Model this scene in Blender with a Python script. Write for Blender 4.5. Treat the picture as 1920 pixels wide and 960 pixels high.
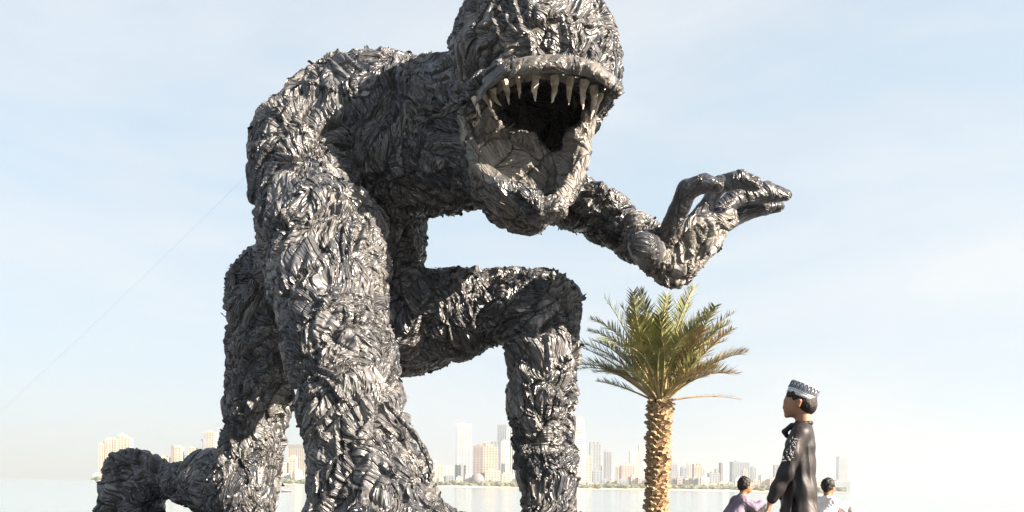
import bpy, math, random
import numpy as np
from mathutils import Vector, Matrix
random.seed(7); rng = np.random.default_rng(7)
for o in list(bpy.data.objects): bpy.data.objects.remove(o)
S = bpy.context.scene
COL = S.collection
# ------------------------------------------------------------------ camera
F = 1400.0; PYC = 910.0; ROLL = math.radians(0.9); CAMZ = 0.75
cam = bpy.data.cameras.new('camera'); co = bpy.data.objects.new('camera', cam); COL.objects.link(co)
cam.sensor_width = 36; cam.lens = F/1920*36; cam.shift_y = (PYC-480)/1920
cam.clip_start = 0.1; cam.clip_end = 20000
AX = Vector((math.cos(ROLL), 0, math.sin(ROLL))); AU = Vector((-math.sin(ROLL), 0, math.cos(ROLL))); AF = Vector((0, 1, 0))
m = Matrix((AX, AU, -AF)).transposed().to_4x4(); m.translation = Vector((0, 0, CAMZ)); co.matrix_world = m
S.camera = co
S.render.resolution_x = 1920; S.render.resolution_y = 960
def P(px, py, Y):
    return Vector((0, 0, CAMZ)) + (AF + AX*((px-960)/F) + AU*((PYC-py)/F))*Y
def R(px, Y): return px*Y/F
# ------------------------------------------------------------------ light
SUN_EL = math.radians(27); SUN_AZ = math.radians(116)       # clockwise from +Y
sd = Vector((math.sin(SUN_AZ)*math.cos(SUN_EL), math.cos(SUN_AZ)*math.cos(SUN_EL), math.sin(SUN_EL)))
w = bpy.data.worlds.new('World'); S.world = w; w.use_nodes = True
nt = w.node_tree; nt.nodes.clear()
out = nt.nodes.new('ShaderNodeOutputWorld'); bg = nt.nodes.new('ShaderNodeBackground')
sky = nt.nodes.new('ShaderNodeTexSky'); sky.sky_type = 'NISHITA'; sky.sun_disc = False
sky.sun_elevation = SUN_EL; sky.sun_rotation = SUN_AZ; sky.air_density = 1.0; sky.dust_density = 2.0; sky.ozone_density = 1.0
SKY_STR = 0.05
bg.inputs['Strength'].default_value = SKY_STR
# thin high cloud veil: noise stretched sideways, laid over the sky on all sides
tc = nt.nodes.new('ShaderNodeTexCoord'); mp = nt.nodes.new('ShaderNodeMapping')
mp.inputs['Scale'].default_value = (1.0, 1.0, 3.2); mp.inputs['Rotation'].default_value = (0.25, 0.1, 0.4); mp.inputs['Location'].default_value = (0.35, 0.1, 0.2)
nz = nt.nodes.new('ShaderNodeTexNoise'); nz.inputs['Scale'].default_value = 1.6; nz.inputs['Detail'].default_value = 7; nz.inputs['Roughness'].default_value = 0.55; nz.inputs['Distortion'].default_value = 0.5
rp = nt.nodes.new('ShaderNodeMapRange'); rp.inputs['From Min'].default_value = 0.40; rp.inputs['From Max'].default_value = 0.70
rp.inputs['To Min'].default_value = 0.78; rp.inputs['To Max'].default_value = 0.95
mx = nt.nodes.new('ShaderNodeMix'); mx.data_type = 'RGBA'
cm = nt.nodes.new('ShaderNodeMix'); cm.data_type = 'RGBA'; cm.inputs['A'].default_value = (2.8, 3.4, 3.84, 1); cm.inputs['B'].default_value = (3.6, 3.78, 3.92, 1)
rp2 = nt.nodes.new('ShaderNodeMapRange'); rp2.inputs['From Min'].default_value = 0.36; rp2.inputs['From Max'].default_value = 0.68
nt.links.new(nz.outputs[0], rp2.inputs['Value']); nt.links.new(rp2.outputs[0], cm.inputs['Factor']); nt.links.new(cm.outputs['Result'], mx.inputs['B'])
L = nt.links.new
L(tc.outputs['Generated'], mp.inputs['Vector']); L(mp.outputs[0], nz.inputs['Vector']); L(nz.outputs[0], rp.inputs['Value'])
gz = nt.nodes.new('ShaderNodeSeparateXYZ'); L(tc.outputs['Generated'], gz.inputs[0])   # haze and cirrus veil thin out towards the zenith
gm = nt.nodes.new('ShaderNodeMapRange'); gm.inputs['From Min'].default_value = 0.45; gm.inputs['From Max'].default_value = 1.0; gm.inputs['To Min'].default_value = 1.0; gm.inputs['To Max'].default_value = 0.35; L(gz.outputs[2], gm.inputs['Value'])
gf = nt.nodes.new('ShaderNodeMath'); gf.operation = 'MULTIPLY'; L(rp.outputs[0], gf.inputs[0]); L(gm.outputs[0], gf.inputs[1])
L(gf.outputs[0], mx.inputs['Factor']); L(sky.outputs[0], mx.inputs['A']); L(mx.outputs['Result'], bg.inputs['Color']); L(bg.outputs[0], out.inputs[0])
sl = bpy.data.lights.new('sun', 'SUN'); so = bpy.data.objects.new('sun', sl); COL.objects.link(so)
sl.energy = 5.0; sl.angle = math.radians(0.5); sl.color = (1.0, 0.85, 0.69)
so.rotation_euler = (-sd).to_track_quat('-Z', 'Y').to_euler()
S.view_settings.view_transform = 'Standard'; S.view_settings.look = 'None'; S.view_settings.gamma = 1.0
S.view_settings.exposure = 2.3
S.render.engine = 'CYCLES'
S.cycles.volume_bounces = 1
# ------------------------------------------------------------------ helpers
def link(o, parent=None):
    COL.objects.link(o)
    if parent: o.parent = parent
    return o
def tag(o, label=None, cat=None, group=None, kind=None):
    if label: o['label'] = label
    if cat: o['category'] = cat
    if group: o['group'] = group
    if kind: o['kind'] = kind
    return o
def empty(name, loc=(0, 0, 0), rz=0):
    o = bpy.data.objects.new(name, None); COL.objects.link(o); o.location = loc; o.rotation_euler = (0, 0, rz); o.empty_display_size = 0.2
    return o
def mesh_np(name, V, Fq, mat, parent=None, smooth=False, n=None):
    """V (n,3), Fq (m,3|4) arrays."""
    me = bpy.data.meshes.new(name); V = np.asarray(V, dtype=np.float32); Fq = np.asarray(Fq, dtype=np.int32)
    k = Fq.shape[1]
    me.vertices.add(len(V)); me.vertices.foreach_set('co', V.ravel())
    me.loops.add(Fq.size); me.loops.foreach_set('vertex_index', Fq.ravel())
    me.polygons.add(len(Fq)); me.polygons.foreach_set('loop_start', np.arange(0, Fq.size, k, dtype=np.int32))
    me.polygons.foreach_set('loop_total', np.full(len(Fq), k, dtype=np.int32))
    me.polygons.foreach_set('use_smooth', np.full(len(Fq), smooth)); me.update(calc_edges=True); me.validate()
    me.materials.append(mat)
    o = bpy.data.objects.new(name, me)
    if parent is not None:
        link(o, parent)
        o.matrix_parent_inverse = Matrix.Translation(-Vector(parent.location)) if parent.rotation_euler.z == 0 else Matrix.Identity(4)
    else: COL.objects.link(o)
    return o
class MB:
    def __init__(s): s.v = []; s.f = []
    def add(s, v, f):
        n = len(s.v); s.v += [tuple(p) for p in v]; s.f += [tuple(i+n for i in q) for q in f]
    def box(s, x0, x1, y0, y1, z0, z1):
        s.add([(x0,y0,z0),(x1,y0,z0),(x1,y1,z0),(x0,y1,z0),(x0,y0,z1),(x1,y0,z1),(x1,y1,z1),(x0,y1,z1)],
              [(0,3,2,1),(4,5,6,7),(0,1,5,4),(1,2,6,5),(2,3,7,6),(3,0,4,7)])
    def tube(s, pts, rads, n=8, cap=True):
        pts = [Vector(p) for p in pts]; rings = []
        for i, p in enumerate(pts):
            t = (pts[min(i+1, len(pts)-1)] - pts[max(i-1, 0)]).normalized()
            a = t.cross(Vector((0.13, 0.97, 0.2))).normalized(); b = t.cross(a)
            rings.append([p + (a*math.cos(2*math.pi*k/n) + b*math.sin(2*math.pi*k/n))*rads[i] for k in range(n)])
        v = [q for r in rings for q in r]; f = []
        for i in range(len(pts)-1):
            for k in range(n):
                f.append((i*n+k, i*n+(k+1) % n, (i+1)*n+(k+1) % n, (i+1)*n+k))
        if cap: f.append(tuple(range(n))[::-1]); f.append(tuple((len(pts)-1)*n+k for k in range(n)))
        s.add(v, f)
    def mesh(s, name, mat, smooth=False):
        me = bpy.data.meshes.new(name); me.from_pydata(s.v, [], s.f)
        if smooth: me.polygons.foreach_set('use_smooth', [True]*len(me.polygons))
        me.materials.append(mat); me.update(); return me
    def obj(s, name, mat, parent=None, smooth=False):
        o = bpy.data.objects.new(name, s.mesh(name, mat, smooth)); return link(o, parent)
# ------------------------------------------------------------------ materials
def mat(name, col, rough=0.6, spec=0.5, metal=0.0, col2=None, nscale=5.0, bump=0.0, bscale=20.0, bdist=0.02, detail=6, thr=(0.4, 0.6), obj=True, sheen=0.0, transl=0.0):
    m = bpy.data.materials.new(name); m.use_nodes = True; t = m.node_tree; b = t.nodes['Principled BSDF']
    b.inputs['Base Color'].default_value = (*col, 1); b.inputs['Roughness'].default_value = rough
    b.inputs['Specular IOR Level'].default_value = spec; b.inputs['Metallic'].default_value = metal
    tcx = t.nodes.new('ShaderNodeTexCoord'); src = tcx.outputs['Object' if obj else 'Generated']
    if col2:
        n = t.nodes.new('ShaderNodeTexNoise'); n.inputs['Scale'].default_value = nscale; n.inputs['Detail'].default_value = detail
        r = t.nodes.new('ShaderNodeMapRange'); r.inputs['From Min'].default_value = thr[0]; r.inputs['From Max'].default_value = thr[1]
        x = t.nodes.new('ShaderNodeMix'); x.data_type = 'RGBA'; x.inputs['A'].default_value = (*col, 1); x.inputs['B'].default_value = (*col2, 1)
        t.links.new(src, n.inputs['Vector']); t.links.new(n.outputs[0], r.inputs['Value']); t.links.new(r.outputs[0], x.inputs['Factor']); t.links.new(x.outputs['Result'], b.inputs['Base Color'])
    if bump:
        n = t.nodes.new('ShaderNodeTexNoise'); n.inputs['Scale'].default_value = bscale; n.inputs['Detail'].default_value = detail; n.inputs['Roughness'].default_value = 0.6
        u = t.nodes.new('ShaderNodeBump'); u.inputs['Strength'].default_value = bump; u.inputs['Distance'].default_value = bdist
        t.links.new(src, n.inputs['Vector']); t.links.new(n.outputs[0], u.inputs['Height']); t.links.new(u.outputs[0], b.inputs['Normal'])
    return m
def wrap_material(name, c1, c2, rough, sc=2.7, k=.7, ior=1.5):
    """crumpled black sheeting: overlapping scraps, each a tilted facet gathered into its own parallel folds"""
    m = bpy.data.materials.new(name); m.use_nodes = True; t = m.node_tree; b = t.nodes['Principled BSDF']; N = t.nodes.new; K = t.links.new
    def math_(op, x, y=None):
        n = N('ShaderNodeMath'); n.operation = op
        for i, v in enumerate((x, y)):
            if v is None: continue
            if isinstance(v, (int, float)): n.inputs[i].default_value = v
            else: K(v, n.inputs[i])
        return n.outputs[0]
    def vm(op, x, y):
        n = N('ShaderNodeVectorMath'); n.operation = op
        for i, v in enumerate((x, y)):
            if isinstance(v, tuple): n.inputs[i].default_value = v
            else: K(v, n.inputs[i])
        return n
    g = N('ShaderNodeTexCoord').outputs['Object']
    wn = N('ShaderNodeTexNoise'); wn.inputs['Scale'].default_value = 3.0; wn.inputs['Detail'].default_value = 3; K(g, wn.inputs['Vector'])
    off = vm('SCALE', wn.outputs['Color'], (0, 0, 0)); off.inputs['Scale'].default_value = 0.30
    P0 = vm('ADD', g, off.outputs[0]).outputs[0]; hs = []; first = None
    for s_, amp, ff in ((sc, 0.19, 6.5), (sc*2.3, 0.20, 12.0)):
        v = N('ShaderNodeTexVoronoi'); v.inputs['Scale'].default_value = s_; K(P0, v.inputs['Vector'])
        cd = vm('SUBTRACT', v.outputs['Color'], (0.5, 0.5, 0.5)).outputs[0]; rel = vm('SUBTRACT', P0, v.outputs['Position']).outputs[0]
        hs.append(math_('MULTIPLY', vm('DOT_PRODUCT', cd, rel).outputs['Value'], amp*4))
        nd = vm('NORMALIZE', cd, (0, 0, 0)).outputs[0]; cr = vm('CROSS_PRODUCT', P0, nd).outputs[0]
        n = N('ShaderNodeTexNoise'); n.inputs['Scale'].default_value = ff; n.inputs['Detail'].default_value = 1.5; K(cr, n.inputs['Vector'])
        hs.append(math_('MULTIPLY', math_('ABSOLUTE', math_('SUBTRACT', n.outputs[0], 0.5)), -2.2/ff))
        if first is None: first = v
    h = hs[0]
    for q in hs[1:]: h = math_('ADD', h, q)
    bu = N('ShaderNodeBump'); bu.inputs['Strength'].default_value = 1.0; bu.inputs['Distance'].default_value = k; K(h, bu.inputs['Height']); K(bu.outputs[0], b.inputs['Normal'])
    sp = N('ShaderNodeSeparateColor'); K(first.outputs['Color'], sp.inputs[0])
    x = N('ShaderNodeMix'); x.data_type = 'RGBA'; x.inputs['A'].default_value = (*c1, 1); x.inputs['B'].default_value = (*c2, 1)
    K(sp.outputs[0], x.inputs['Factor']); K(x.outputs['Result'], b.inputs['Base Color'])
    rr = N('ShaderNodeMapRange'); rr.inputs['To Min'].default_value = rough-0.08; rr.inputs['To Max'].default_value = rough+0.14
    K(sp.outputs[1], rr.inputs['Value']); K(rr.outputs[0], b.inputs['Roughness']); b.inputs['IOR'].default_value = ior
    return m
def fold_material(name, c1, c2, rough, ior=1.8, k=0.05):
    """crumpled sheeting whose fine creases follow the fold coordinates stored on the body mesh"""
    m = bpy.data.materials.new(name); m.use_nodes = True; t = m.node_tree; b = t.nodes['Principled BSDF']; N = t.nodes.new; K = t.links.new
    at = N('ShaderNodeAttribute'); at.attribute_name = 'fold'; hs = []
    for fx, fy, dist, amp in ((8.5, 2.0, .5, 1.1), (21, 5, .8, .36)):
        mp = N('ShaderNodeMapping'); mp.inputs['Scale'].default_value = (fx, fy, 37.0); K(at.outputs['Vector'], mp.inputs['Vector'])
        n = N('ShaderNodeTexNoise'); n.inputs['Scale'].default_value = 1.0; n.inputs['Detail'].default_value = 1.0; n.inputs['Distortion'].default_value = dist; K(mp.outputs[0], n.inputs['Vector'])
        s = N('ShaderNodeMath'); s.operation = 'SUBTRACT'; s.inputs[1].default_value = 0.5; K(n.outputs[0], s.inputs[0]); ab = N('ShaderNodeMath'); ab.operation = 'ABSOLUTE'; K(s.outputs[0], ab.inputs[0])
        ml = N('ShaderNodeMath'); ml.operation = 'MULTIPLY'; ml.inputs[1].default_value = -4.5*amp; K(ab.outputs[0], ml.inputs[0]); hs.append(ml.outputs[0])
    ad = N('ShaderNodeMath'); K(hs[0], ad.inputs[0]); K(hs[1], ad.inputs[1])
    bu = N('ShaderNodeBump'); bu.inputs['Distance'].default_value = k; K(ad.outputs[0], bu.inputs['Height']); K(bu.outputs[0], b.inputs['Normal'])
    wn = N('ShaderNodeTexWhiteNoise'); wn.noise_dimensions = '1D'; sx = N('ShaderNodeSeparateXYZ'); K(at.outputs['Vector'], sx.inputs[0]); K(sx.outputs[2], wn.inputs['W'])
    sp = N('ShaderNodeSeparateColor'); K(wn.outputs['Color'], sp.inputs[0])
    g = N('ShaderNodeTexCoord'); dn = N('ShaderNodeTexNoise'); dn.inputs['Scale'].default_value = 1.3; dn.inputs['Detail'].default_value = 6; K(g.outputs['Object'], dn.inputs['Vector'])
    av = N('ShaderNodeMath'); av.operation = 'MULTIPLY_ADD'; av.inputs[1].default_value = 1.0; av.inputs[2].default_value = -.3; K(sp.outputs[0], av.inputs[0]); a2 = N('ShaderNodeMath'); a2.operation = 'MULTIPLY_ADD'; a2.inputs[1].default_value = 1.0; K(dn.outputs[0], a2.inputs[0]); K(av.outputs[0], a2.inputs[2]); a2.inputs[1].default_value = .7
    x = N('ShaderNodeMix'); x.data_type = 'RGBA'; x.inputs['A'].default_value = (*c1, 1); x.inputs['B'].default_value = (*c2, 1); K(a2.outputs[0], x.inputs['Factor']); K(x.outputs['Result'], b.inputs['Base Color'])
    rr = N('ShaderNodeMapRange'); rr.inputs['To Min'].default_value = rough-0.08; rr.inputs['To Max'].default_value = rough+0.14
    K(sp.outputs[1], rr.inputs['Value']); K(rr.outputs[0], b.inputs['Roughness']); b.inputs['IOR'].default_value = ior
    return m
M = {}
M['wrap'] = wrap_material('crumpled_black_sheeting', (0.03, 0.034, 0.044), (0.11, 0.105, 0.10), 0.38)
M['body'] = fold_material('crumpled_black_sheets', (0.012, 0.018, 0.030), (0.138, 0.135, 0.132), 0.36, 1.75, .095)
M['finger'] = fold_material('smooth_black_shaded_sheets', (0.016, 0.019, 0.027), (0.045, 0.046, 0.052), 0.30, 1.7, .03)  # smooth finger wrap, darkened further: shade on the fingers put into the colour
M['pale'] = fold_material('crumpled_pale_and_sunlit_sheets', (0.07, 0.067, 0.063), (0.20, 0.188, 0.168), 0.42, 1.55, .035)
M['panel'] = wrap_material('lip_sheeting_beige', (0.055, 0.052, 0.050), (0.125, 0.113, 0.098), 0.40, sc=2.0, k=.3, ior=1.55)
M['panel_dark'] = wrap_material('lip_sheeting_dark', (0.024, 0.024, 0.026), (0.048, 0.045, 0.042), 0.40, sc=2.0, k=.35, ior=1.6)
M['tooth'] = mat('tooth_cloth', (0.46, 0.42, 0.35), 0.6, col2=(0.25, 0.21, 0.16), nscale=11, bump=0.8, bscale=14, bdist=0.03)
M['paving'] = mat('stone_paving', (0.085, 0.085, 0.085), 0.85, col2=(0.06, 0.06, 0.062), nscale=1.5, bump=0.4, bscale=12)
M['rock'] = mat('sea_wall_stone', (0.25, 0.22, 0.2), 0.9, col2=(0.16, 0.15, 0.14), nscale=2, bump=0.6, bscale=6)
M['sand'] = mat('far_shore_sand', (0.50, 0.42, 0.31), 0.95, col2=(0.36, 0.31, 0.24), nscale=0.04)
M['far_green'] = mat('far_foliage', (0.085, 0.10, 0.05), 0.9, col2=(0.14, 0.14, 0.08), nscale=0.08)
# ------------------------------------------------------------------ numpy noise
def _h(ix, iy, iz, s):
    h = (ix.astype(np.int64)*73856093) ^ (iy.astype(np.int64)*19349663) ^ (iz.astype(np.int64)*83492791) ^ (s*2654435761)
    h &= 0xffffffff; h = ((h ^ (h >> 15))*2246822519) & 0xffffffff; h = ((h ^ (h >> 13))*3266489917) & 0xffffffff; h ^= (h >> 16)
    return (h & 0xffffff).astype(np.float32)/np.float32(0xffffff)
def vnoise(p, s=0):
    """value-gradient noise in about [-1,1]"""
    i = np.floor(p).astype(np.int64); f = (p-i).astype(np.float32); u = f*f*f*(f*(f*6-15)+10); r = 0
    for dx in (0, 1):
        for dy in (0, 1):
            for dz in (0, 1):
                a, b, c = i[:, 0]+dx, i[:, 1]+dy, i[:, 2]+dz
                g = (_h(a, b, c, s)*2-1)*(f[:, 0]-dx) + (_h(a, b, c, s+11)*2-1)*(f[:, 1]-dy) + (_h(a, b, c, s+23)*2-1)*(f[:, 2]-dz)
                wt = (u[:, 0] if dx else 1-u[:, 0])*(u[:, 1] if dy else 1-u[:, 1])*(u[:, 2] if dz else 1-u[:, 2])
                r = r + wt*g
    return r*1.6
def vec_noise(p, s): return np.stack([vnoise(p, s), vnoise(p+17.3, s+1), vnoise(p-9.1, s+2)], 1)
def scraps(p, s):
    """Voronoi scraps: returns plane height of the nearest cell, and distance to the cell border"""
    i = np.floor(p).astype(np.int64); n = len(p); d1 = np.full(n, 9., np.float32); d2 = np.full(n, 9., np.float32)
    hh = np.zeros(n, np.float32)
    for dx in (-1, 0, 1):
        for dy in (-1, 0, 1):
            for dz in (-1, 0, 1):
                a, b, c = i[:, 0]+dx, i[:, 1]+dy, i[:, 2]+dz
                q = np.stack([a+_h(a, b, c, s), b+_h(a, b, c, s+5), c+_h(a, b, c, s+9)], 1); v = p-q
                d = np.sqrt((v*v).sum(1))
                h = (_h(a, b, c, s+13)*2-1)*v[:, 0] + (_h(a, b, c, s+17)*2-1)*v[:, 1] + (_h(a, b, c, s+19)*2-1)*v[:, 2] + (_h(a, b, c, s+29)-.5)*.6
                near = d < d1
                d2 = np.where(near, d1, np.minimum(d2, d)); hh = np.where(near, h, hh); d1 = np.where(near, d, d1)
    return hh, d2-d1
# ------------------------------------------------------------------ signed distance modelling
class Sdf:
    """union of round cones / ellipsoids (smooth), minus carvers"""
    def __init__(s): s.add = []; s.cut = []
    def cone(s, a, b, ra, rb, k=0.1, cut=False):
        (s.cut if cut else s.add).append(('c', np.array(a, np.float32), np.array(b, np.float32), ra, rb, k))
    def chain(s, pts, k=0.1):
        for (a, ra), (b, rb) in zip(pts[:-1], pts[1:]): s.cone(a, b, ra, rb, k)
    def ell(s, c, r, rot=None, k=0.1, cut=False):
        rot = np.eye(3, dtype=np.float32) if rot is None else np.array(rot, np.float32)
        (s.cut if cut else s.add).append(('e', np.array(c, np.float32), np.array(r, np.float32), rot, 0, k))
    @staticmethod
    def _d(q, p):
        if q[0] == 'c':
            a, b, ra, rb = q[1:5]; ba = b-a; L2 = float(ba@ba)+1e-9
            t = np.clip(((p-a)@ba)/L2, 0, 1); v = p-a-t[:, None]*ba
            return np.sqrt((v*v).sum(1))-(ra+(rb-ra)*t)
        c, r, rot = q[1:4]; v = (p-c)@rot.T; k0 = np.sqrt(((v/r)**2).sum(1))+1e-9; k1 = np.sqrt(((v/(r*r))**2).sum(1))+1e-9
        return k0*(k0-1)/k1
    @staticmethod
    def _bs(q):
        if q[0] == 'c': return (q[1]+q[2])/2, float(np.linalg.norm(q[1]-q[2]))/2+max(q[3], q[4])
        return q[1], float(q[2].max())
    def eval(s, p, c=None, rad=1e9):
        d = np.full(len(p), 9., np.float32)
        for q in s.add:
            if c is not None:
                bc, br = s._bs(q)
                if np.linalg.norm(bc-c)-br > rad+q[5]*1.5: continue
            e = s._d(q, p); k = q[5]; h = np.maximum(k-np.abs(d-e), 0)/k; d = np.minimum(d, e)-h*h*k*0.25
        for q in s.cut:
            if c is not None:
                bc, br = s._bs(q)
                if np.linalg.norm(bc-c)-br > rad+q[5]*1.5: continue
            e = -s._d(q, p); k = q[5]; h = np.maximum(k-np.abs(d-e), 0)/k; d = np.maximum(d, e)+h*h*k*0.25
        return d
    def bounds(s):
        lo = np.min([s._bs(q)[0]-s._bs(q)[1] for q in s.add], 0); hi = np.max([s._bs(q)[0]+s._bs(q)[1] for q in s.add], 0)
        return lo, hi
    def mesh(s, h, nb=8, zmin=None):
        lo, hi = s.bounds(); lo = lo-h*3
        if zmin is not None: lo[2] = max(lo[2], zmin)
        B = nb*h; dims = np.ceil((hi-lo+h*3)/B).astype(int)+1
        # coarse cull
        gi = np.stack(np.meshgrid(*[np.arange(n) for n in dims], indexing='ij'), -1).reshape(-1, 3)
        act = []
        for j in range(0, len(gi), 60000):
            g = gi[j:j+60000]; d = s.eval((lo+(g+.5)*B).astype(np.float32)); act.append(g[np.abs(d) < B*1.15+h])
        act = np.concatenate(act)
        # chunk spatially
        sup = act//4; key = sup[:, 0]*100000000+sup[:, 1]*10000+sup[:, 2]; order = np.argsort(key); act = act[order]; key = key[order]
        cut = np.nonzero(np.diff(key))[0]+1; n1 = nb+1
        off = np.stack(np.meshgrid(*[np.arange(n1)]*3, indexing='ij'), -1).reshape(-1, 3)
        N = (dims*nb+2).astype(np.int64); vk = []; vp = []; ed = []
        corner = [(a, b, c) for a in (0, 1) for b in (0, 1) for c in (0, 1)]
        for grp in np.split(act, cut):
            gp = (grp[:, None, :]*nb+off[None]); p = (lo+gp.reshape(-1, 3)*h).astype(np.float32)
            c = (p.min(0)+p.max(0))/2; rad = float(np.linalg.norm(p.max(0)-c))
            d = s.eval(p, c, rad+h*4).reshape(len(grp), n1, n1, n1); ins = d < 0
            cs = sum(ins[:, a:a+nb, b:b+nb, e:e+nb].astype(np.int8) for a, b, e in corner)
            bi, x, y, z = np.nonzero((cs > 0) & (cs < 8))
            if len(bi):
                acc = np.zeros((len(bi), 3), np.float32); cnt = np.zeros(len(bi), np.float32)
                for a in corner:
                    for ax in range(3):
                        if a[ax]: continue
                        b2 = list(a); b2[ax] = 1
                        d0 = d[bi, x+a[0], y+a[1], z+a[2]]; d1 = d[bi, x+b2[0], y+b2[1], z+b2[2]]; mk = (d0 < 0) != (d1 < 0)
                        t = np.where(mk, d0/np.where(mk, d0-d1, 1), 0); pt = np.tile(np.array(a, np.float32), (len(bi), 1)); pt[:, ax] += t
                        acc += pt*mk[:, None]; cnt += mk
                gc = grp[bi]*nb+np.stack([x, y, z], 1)
                vk.append((gc[:, 0].astype(np.int64)*N[1]+gc[:, 1])*N[2]+gc[:, 2]); vp.append(lo+(gc+acc/cnt[:, None])*h)
            for ax in range(3):
                s0 = ins[:, :nb, :nb, :nb]; sl_ = [slice(None)]+[slice(0, nb)]*3; sl_[ax+1] = slice(1, nb+1); s1 = ins[tuple(sl_)]
                bi, x, y, z = np.nonzero(s0 != s1)
                if len(bi):
                    gc = grp[bi]*nb+np.stack([x, y, z], 1); ed.append(np.column_stack([gc, np.full(len(bi), ax), s0[bi, x, y, z]]))
        vk = np.concatenate(vk); vp = np.concatenate(vp); o = np.argsort(vk); vk = vk[o]; vp = vp[o]; ed = np.concatenate(ed).astype(np.int64)
        faces = []
        for ax in range(3):
            e = ed[ed[:, 3] == ax]; u = [0, 0, 0]; v = [0, 0, 0]; u[(ax+1) % 3] = -1; v[(ax+2) % 3] = -1; ids = []; ok = np.ones(len(e), bool)
            for dd in ((0, 0), (1, 0), (1, 1), (0, 1)):
                g = e[:, :3]+np.array(u)*dd[0]+np.array(v)*dd[1]; k = (g[:, 0]*N[1]+g[:, 1])*N[2]+g[:, 2]
                j = np.clip(np.searchsorted(vk, k), 0, len(vk)-1); ok &= (vk[j] == k); ids.append(j)
            q = np.stack(ids, 1); flip = e[:, 4] == 0; q[flip] = q[flip][:, ::-1]; faces.append(q[ok])
        return vp.astype(np.float32), np.concatenate(faces)
def normals(V, Fq):
    n = np.cross(V[Fq[:, 2]]-V[Fq[:, 0]], V[Fq[:, 3]]-V[Fq[:, 1]]); N = np.zeros_like(V)
    for k in range(4): np.add.at(N, Fq[:, k], n)
    return N/(np.linalg.norm(N, axis=1, keepdims=True)+1e-9)
def relax(V, Fq, it=1):
    for _ in range(it):
        A = np.zeros_like(V); c = np.zeros(len(V), np.float32)
        for k in range(4):
            np.add.at(A, Fq[:, k], V[Fq[:, (k+1) % 4]]+V[Fq[:, (k+3) % 4]]); np.add.at(c, Fq[:, k], 2)
        V = V*.5+A/c[:, None]*.5
    return V
# ------------------------------------------------------------------ the crouching figure
def pr(px, py, Y, r): return (P(px, py, Y), R(r, Y))
st = Sdf()
# torso
st.ell(P(700, 268, 11.9), (R(140, 11.9), 1.2, R(138, 11.9)), k=0.3)
st.chain([pr(700, 262, 11.9, 122), pr(655, 370, 12.4, 95), pr(690, 460, 12.6, 92), pr(620, 545, 12.8, 100)], 0.5)
st.chain([pr(562, 282, 11.6, 92), pr(640, 240, 11.9, 96), pr(740, 248, 11.7, 112), pr(860, 230, 11.3, 105), pr(940, 230, 10.9, 120)], 0.35)
st.chain([pr(760, 300, 11.6, 105), pr(900, 300, 11.0, 85)], 0.3)
# far shoulder and reaching arm
st.chain([pr(860, 290, 12.2, 85), pr(985, 345, 12.3, 60), pr(1075, 378, 11.8, 46), pr(1130, 405, 11.4, 44), pr(1200, 448, 11.0, 40), pr(1240, 475, 10.9, 36)], 0.12)
# planted arm
st.chain([pr(564, 292, 11.2, 90), pr(572, 350, 10.9, 88), pr(600, 450, 10.4, 103), pr(615, 540, 10.0, 103)], 0.22)
st.chain([pr(615, 540, 10.0, 103), pr(640, 660, 9.6, 98), pr(662, 780, 9.2, 92), pr(684, 870, 9.0, 94), pr(700, 935, 8.9, 112), pr(712, 990, 8.8, 118)], 0.2)
st.chain([pr(645, 430, 10.25, 72), pr(650, 480, 10.1, 76)], 0.3)
# planted hand: back of hand and fingers spread over the ground
st.chain([pr(740, 985, 8.7, 60), pr(830, 1002, 8.6, 45), pr(905, 1012, 8.5, 30)], 0.15)
st.chain([pr(720, 990, 8.4, 60), pr(800, 1030, 8.1, 42), pr(870, 1045, 7.9, 30)], 0.12)
st.chain([pr(680, 990, 8.3, 60), pr(720, 1050, 7.8, 40), pr(760, 1070, 7.6, 30)], 0.12)
st.chain([pr(620, 980, 8.5, 55), pr(580, 1045, 8.1, 38), pr(570, 1060, 7.9, 30)], 0.12)
st.chain([pr(740, 975, 9.0, 60), pr(830, 985, 9.1, 34), pr(900, 995, 9.2, 24)], 0.12)
# kneeling leg
st.chain([pr(560, 505, 12.7, 84), pr(512, 552, 12.6, 76), pr(490, 660, 12.4, 57), pr(486, 740, 12.3, 54), pr(472, 850, 12.2, 50), pr(455, 930, 12.1, 60)], 0.25)
st.chain([pr(455, 920, 12.1, 62), pr(400, 905, 12.6, 58), pr(355, 906, 13.0, 36), pr(318, 902, 13.3, 25), pr(268, 886, 13.5, 36)], 0.15)
st.chain([pr(268, 878, 13.5, 30), pr(240, 880, 13.5, 34), pr(228, 930, 13.5, 38), pr(214, 985, 13.5, 34)], 0.08)
st.chain([pr(275, 905, 13.4, 34), pr(268, 950, 13.4, 34), pr(262, 978, 13.4, 30)], 0.1)
# standing leg
st.chain([pr(620, 565, 12.7, 100), pr(760, 600, 12.3, 98), pr(860, 588, 12.0, 78), pr(950, 572, 11.8, 62), pr(1018, 574, 11.6, 64)], 0.2)
st.chain([pr(1018, 574, 11.6, 65), pr(1017, 650, 11.5, 66), pr(1018, 750, 11.5, 62), pr(1023, 870, 11.5, 56), pr(1026, 960, 11.5, 47), pr(1026, 985, 11.5, 46)], 0.15)
st.chain([pr(1020, 985, 11.5, 40), pr(1075, 992, 11.0, 30), pr(1120, 996, 10.7, 22)], 0.12)
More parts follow.
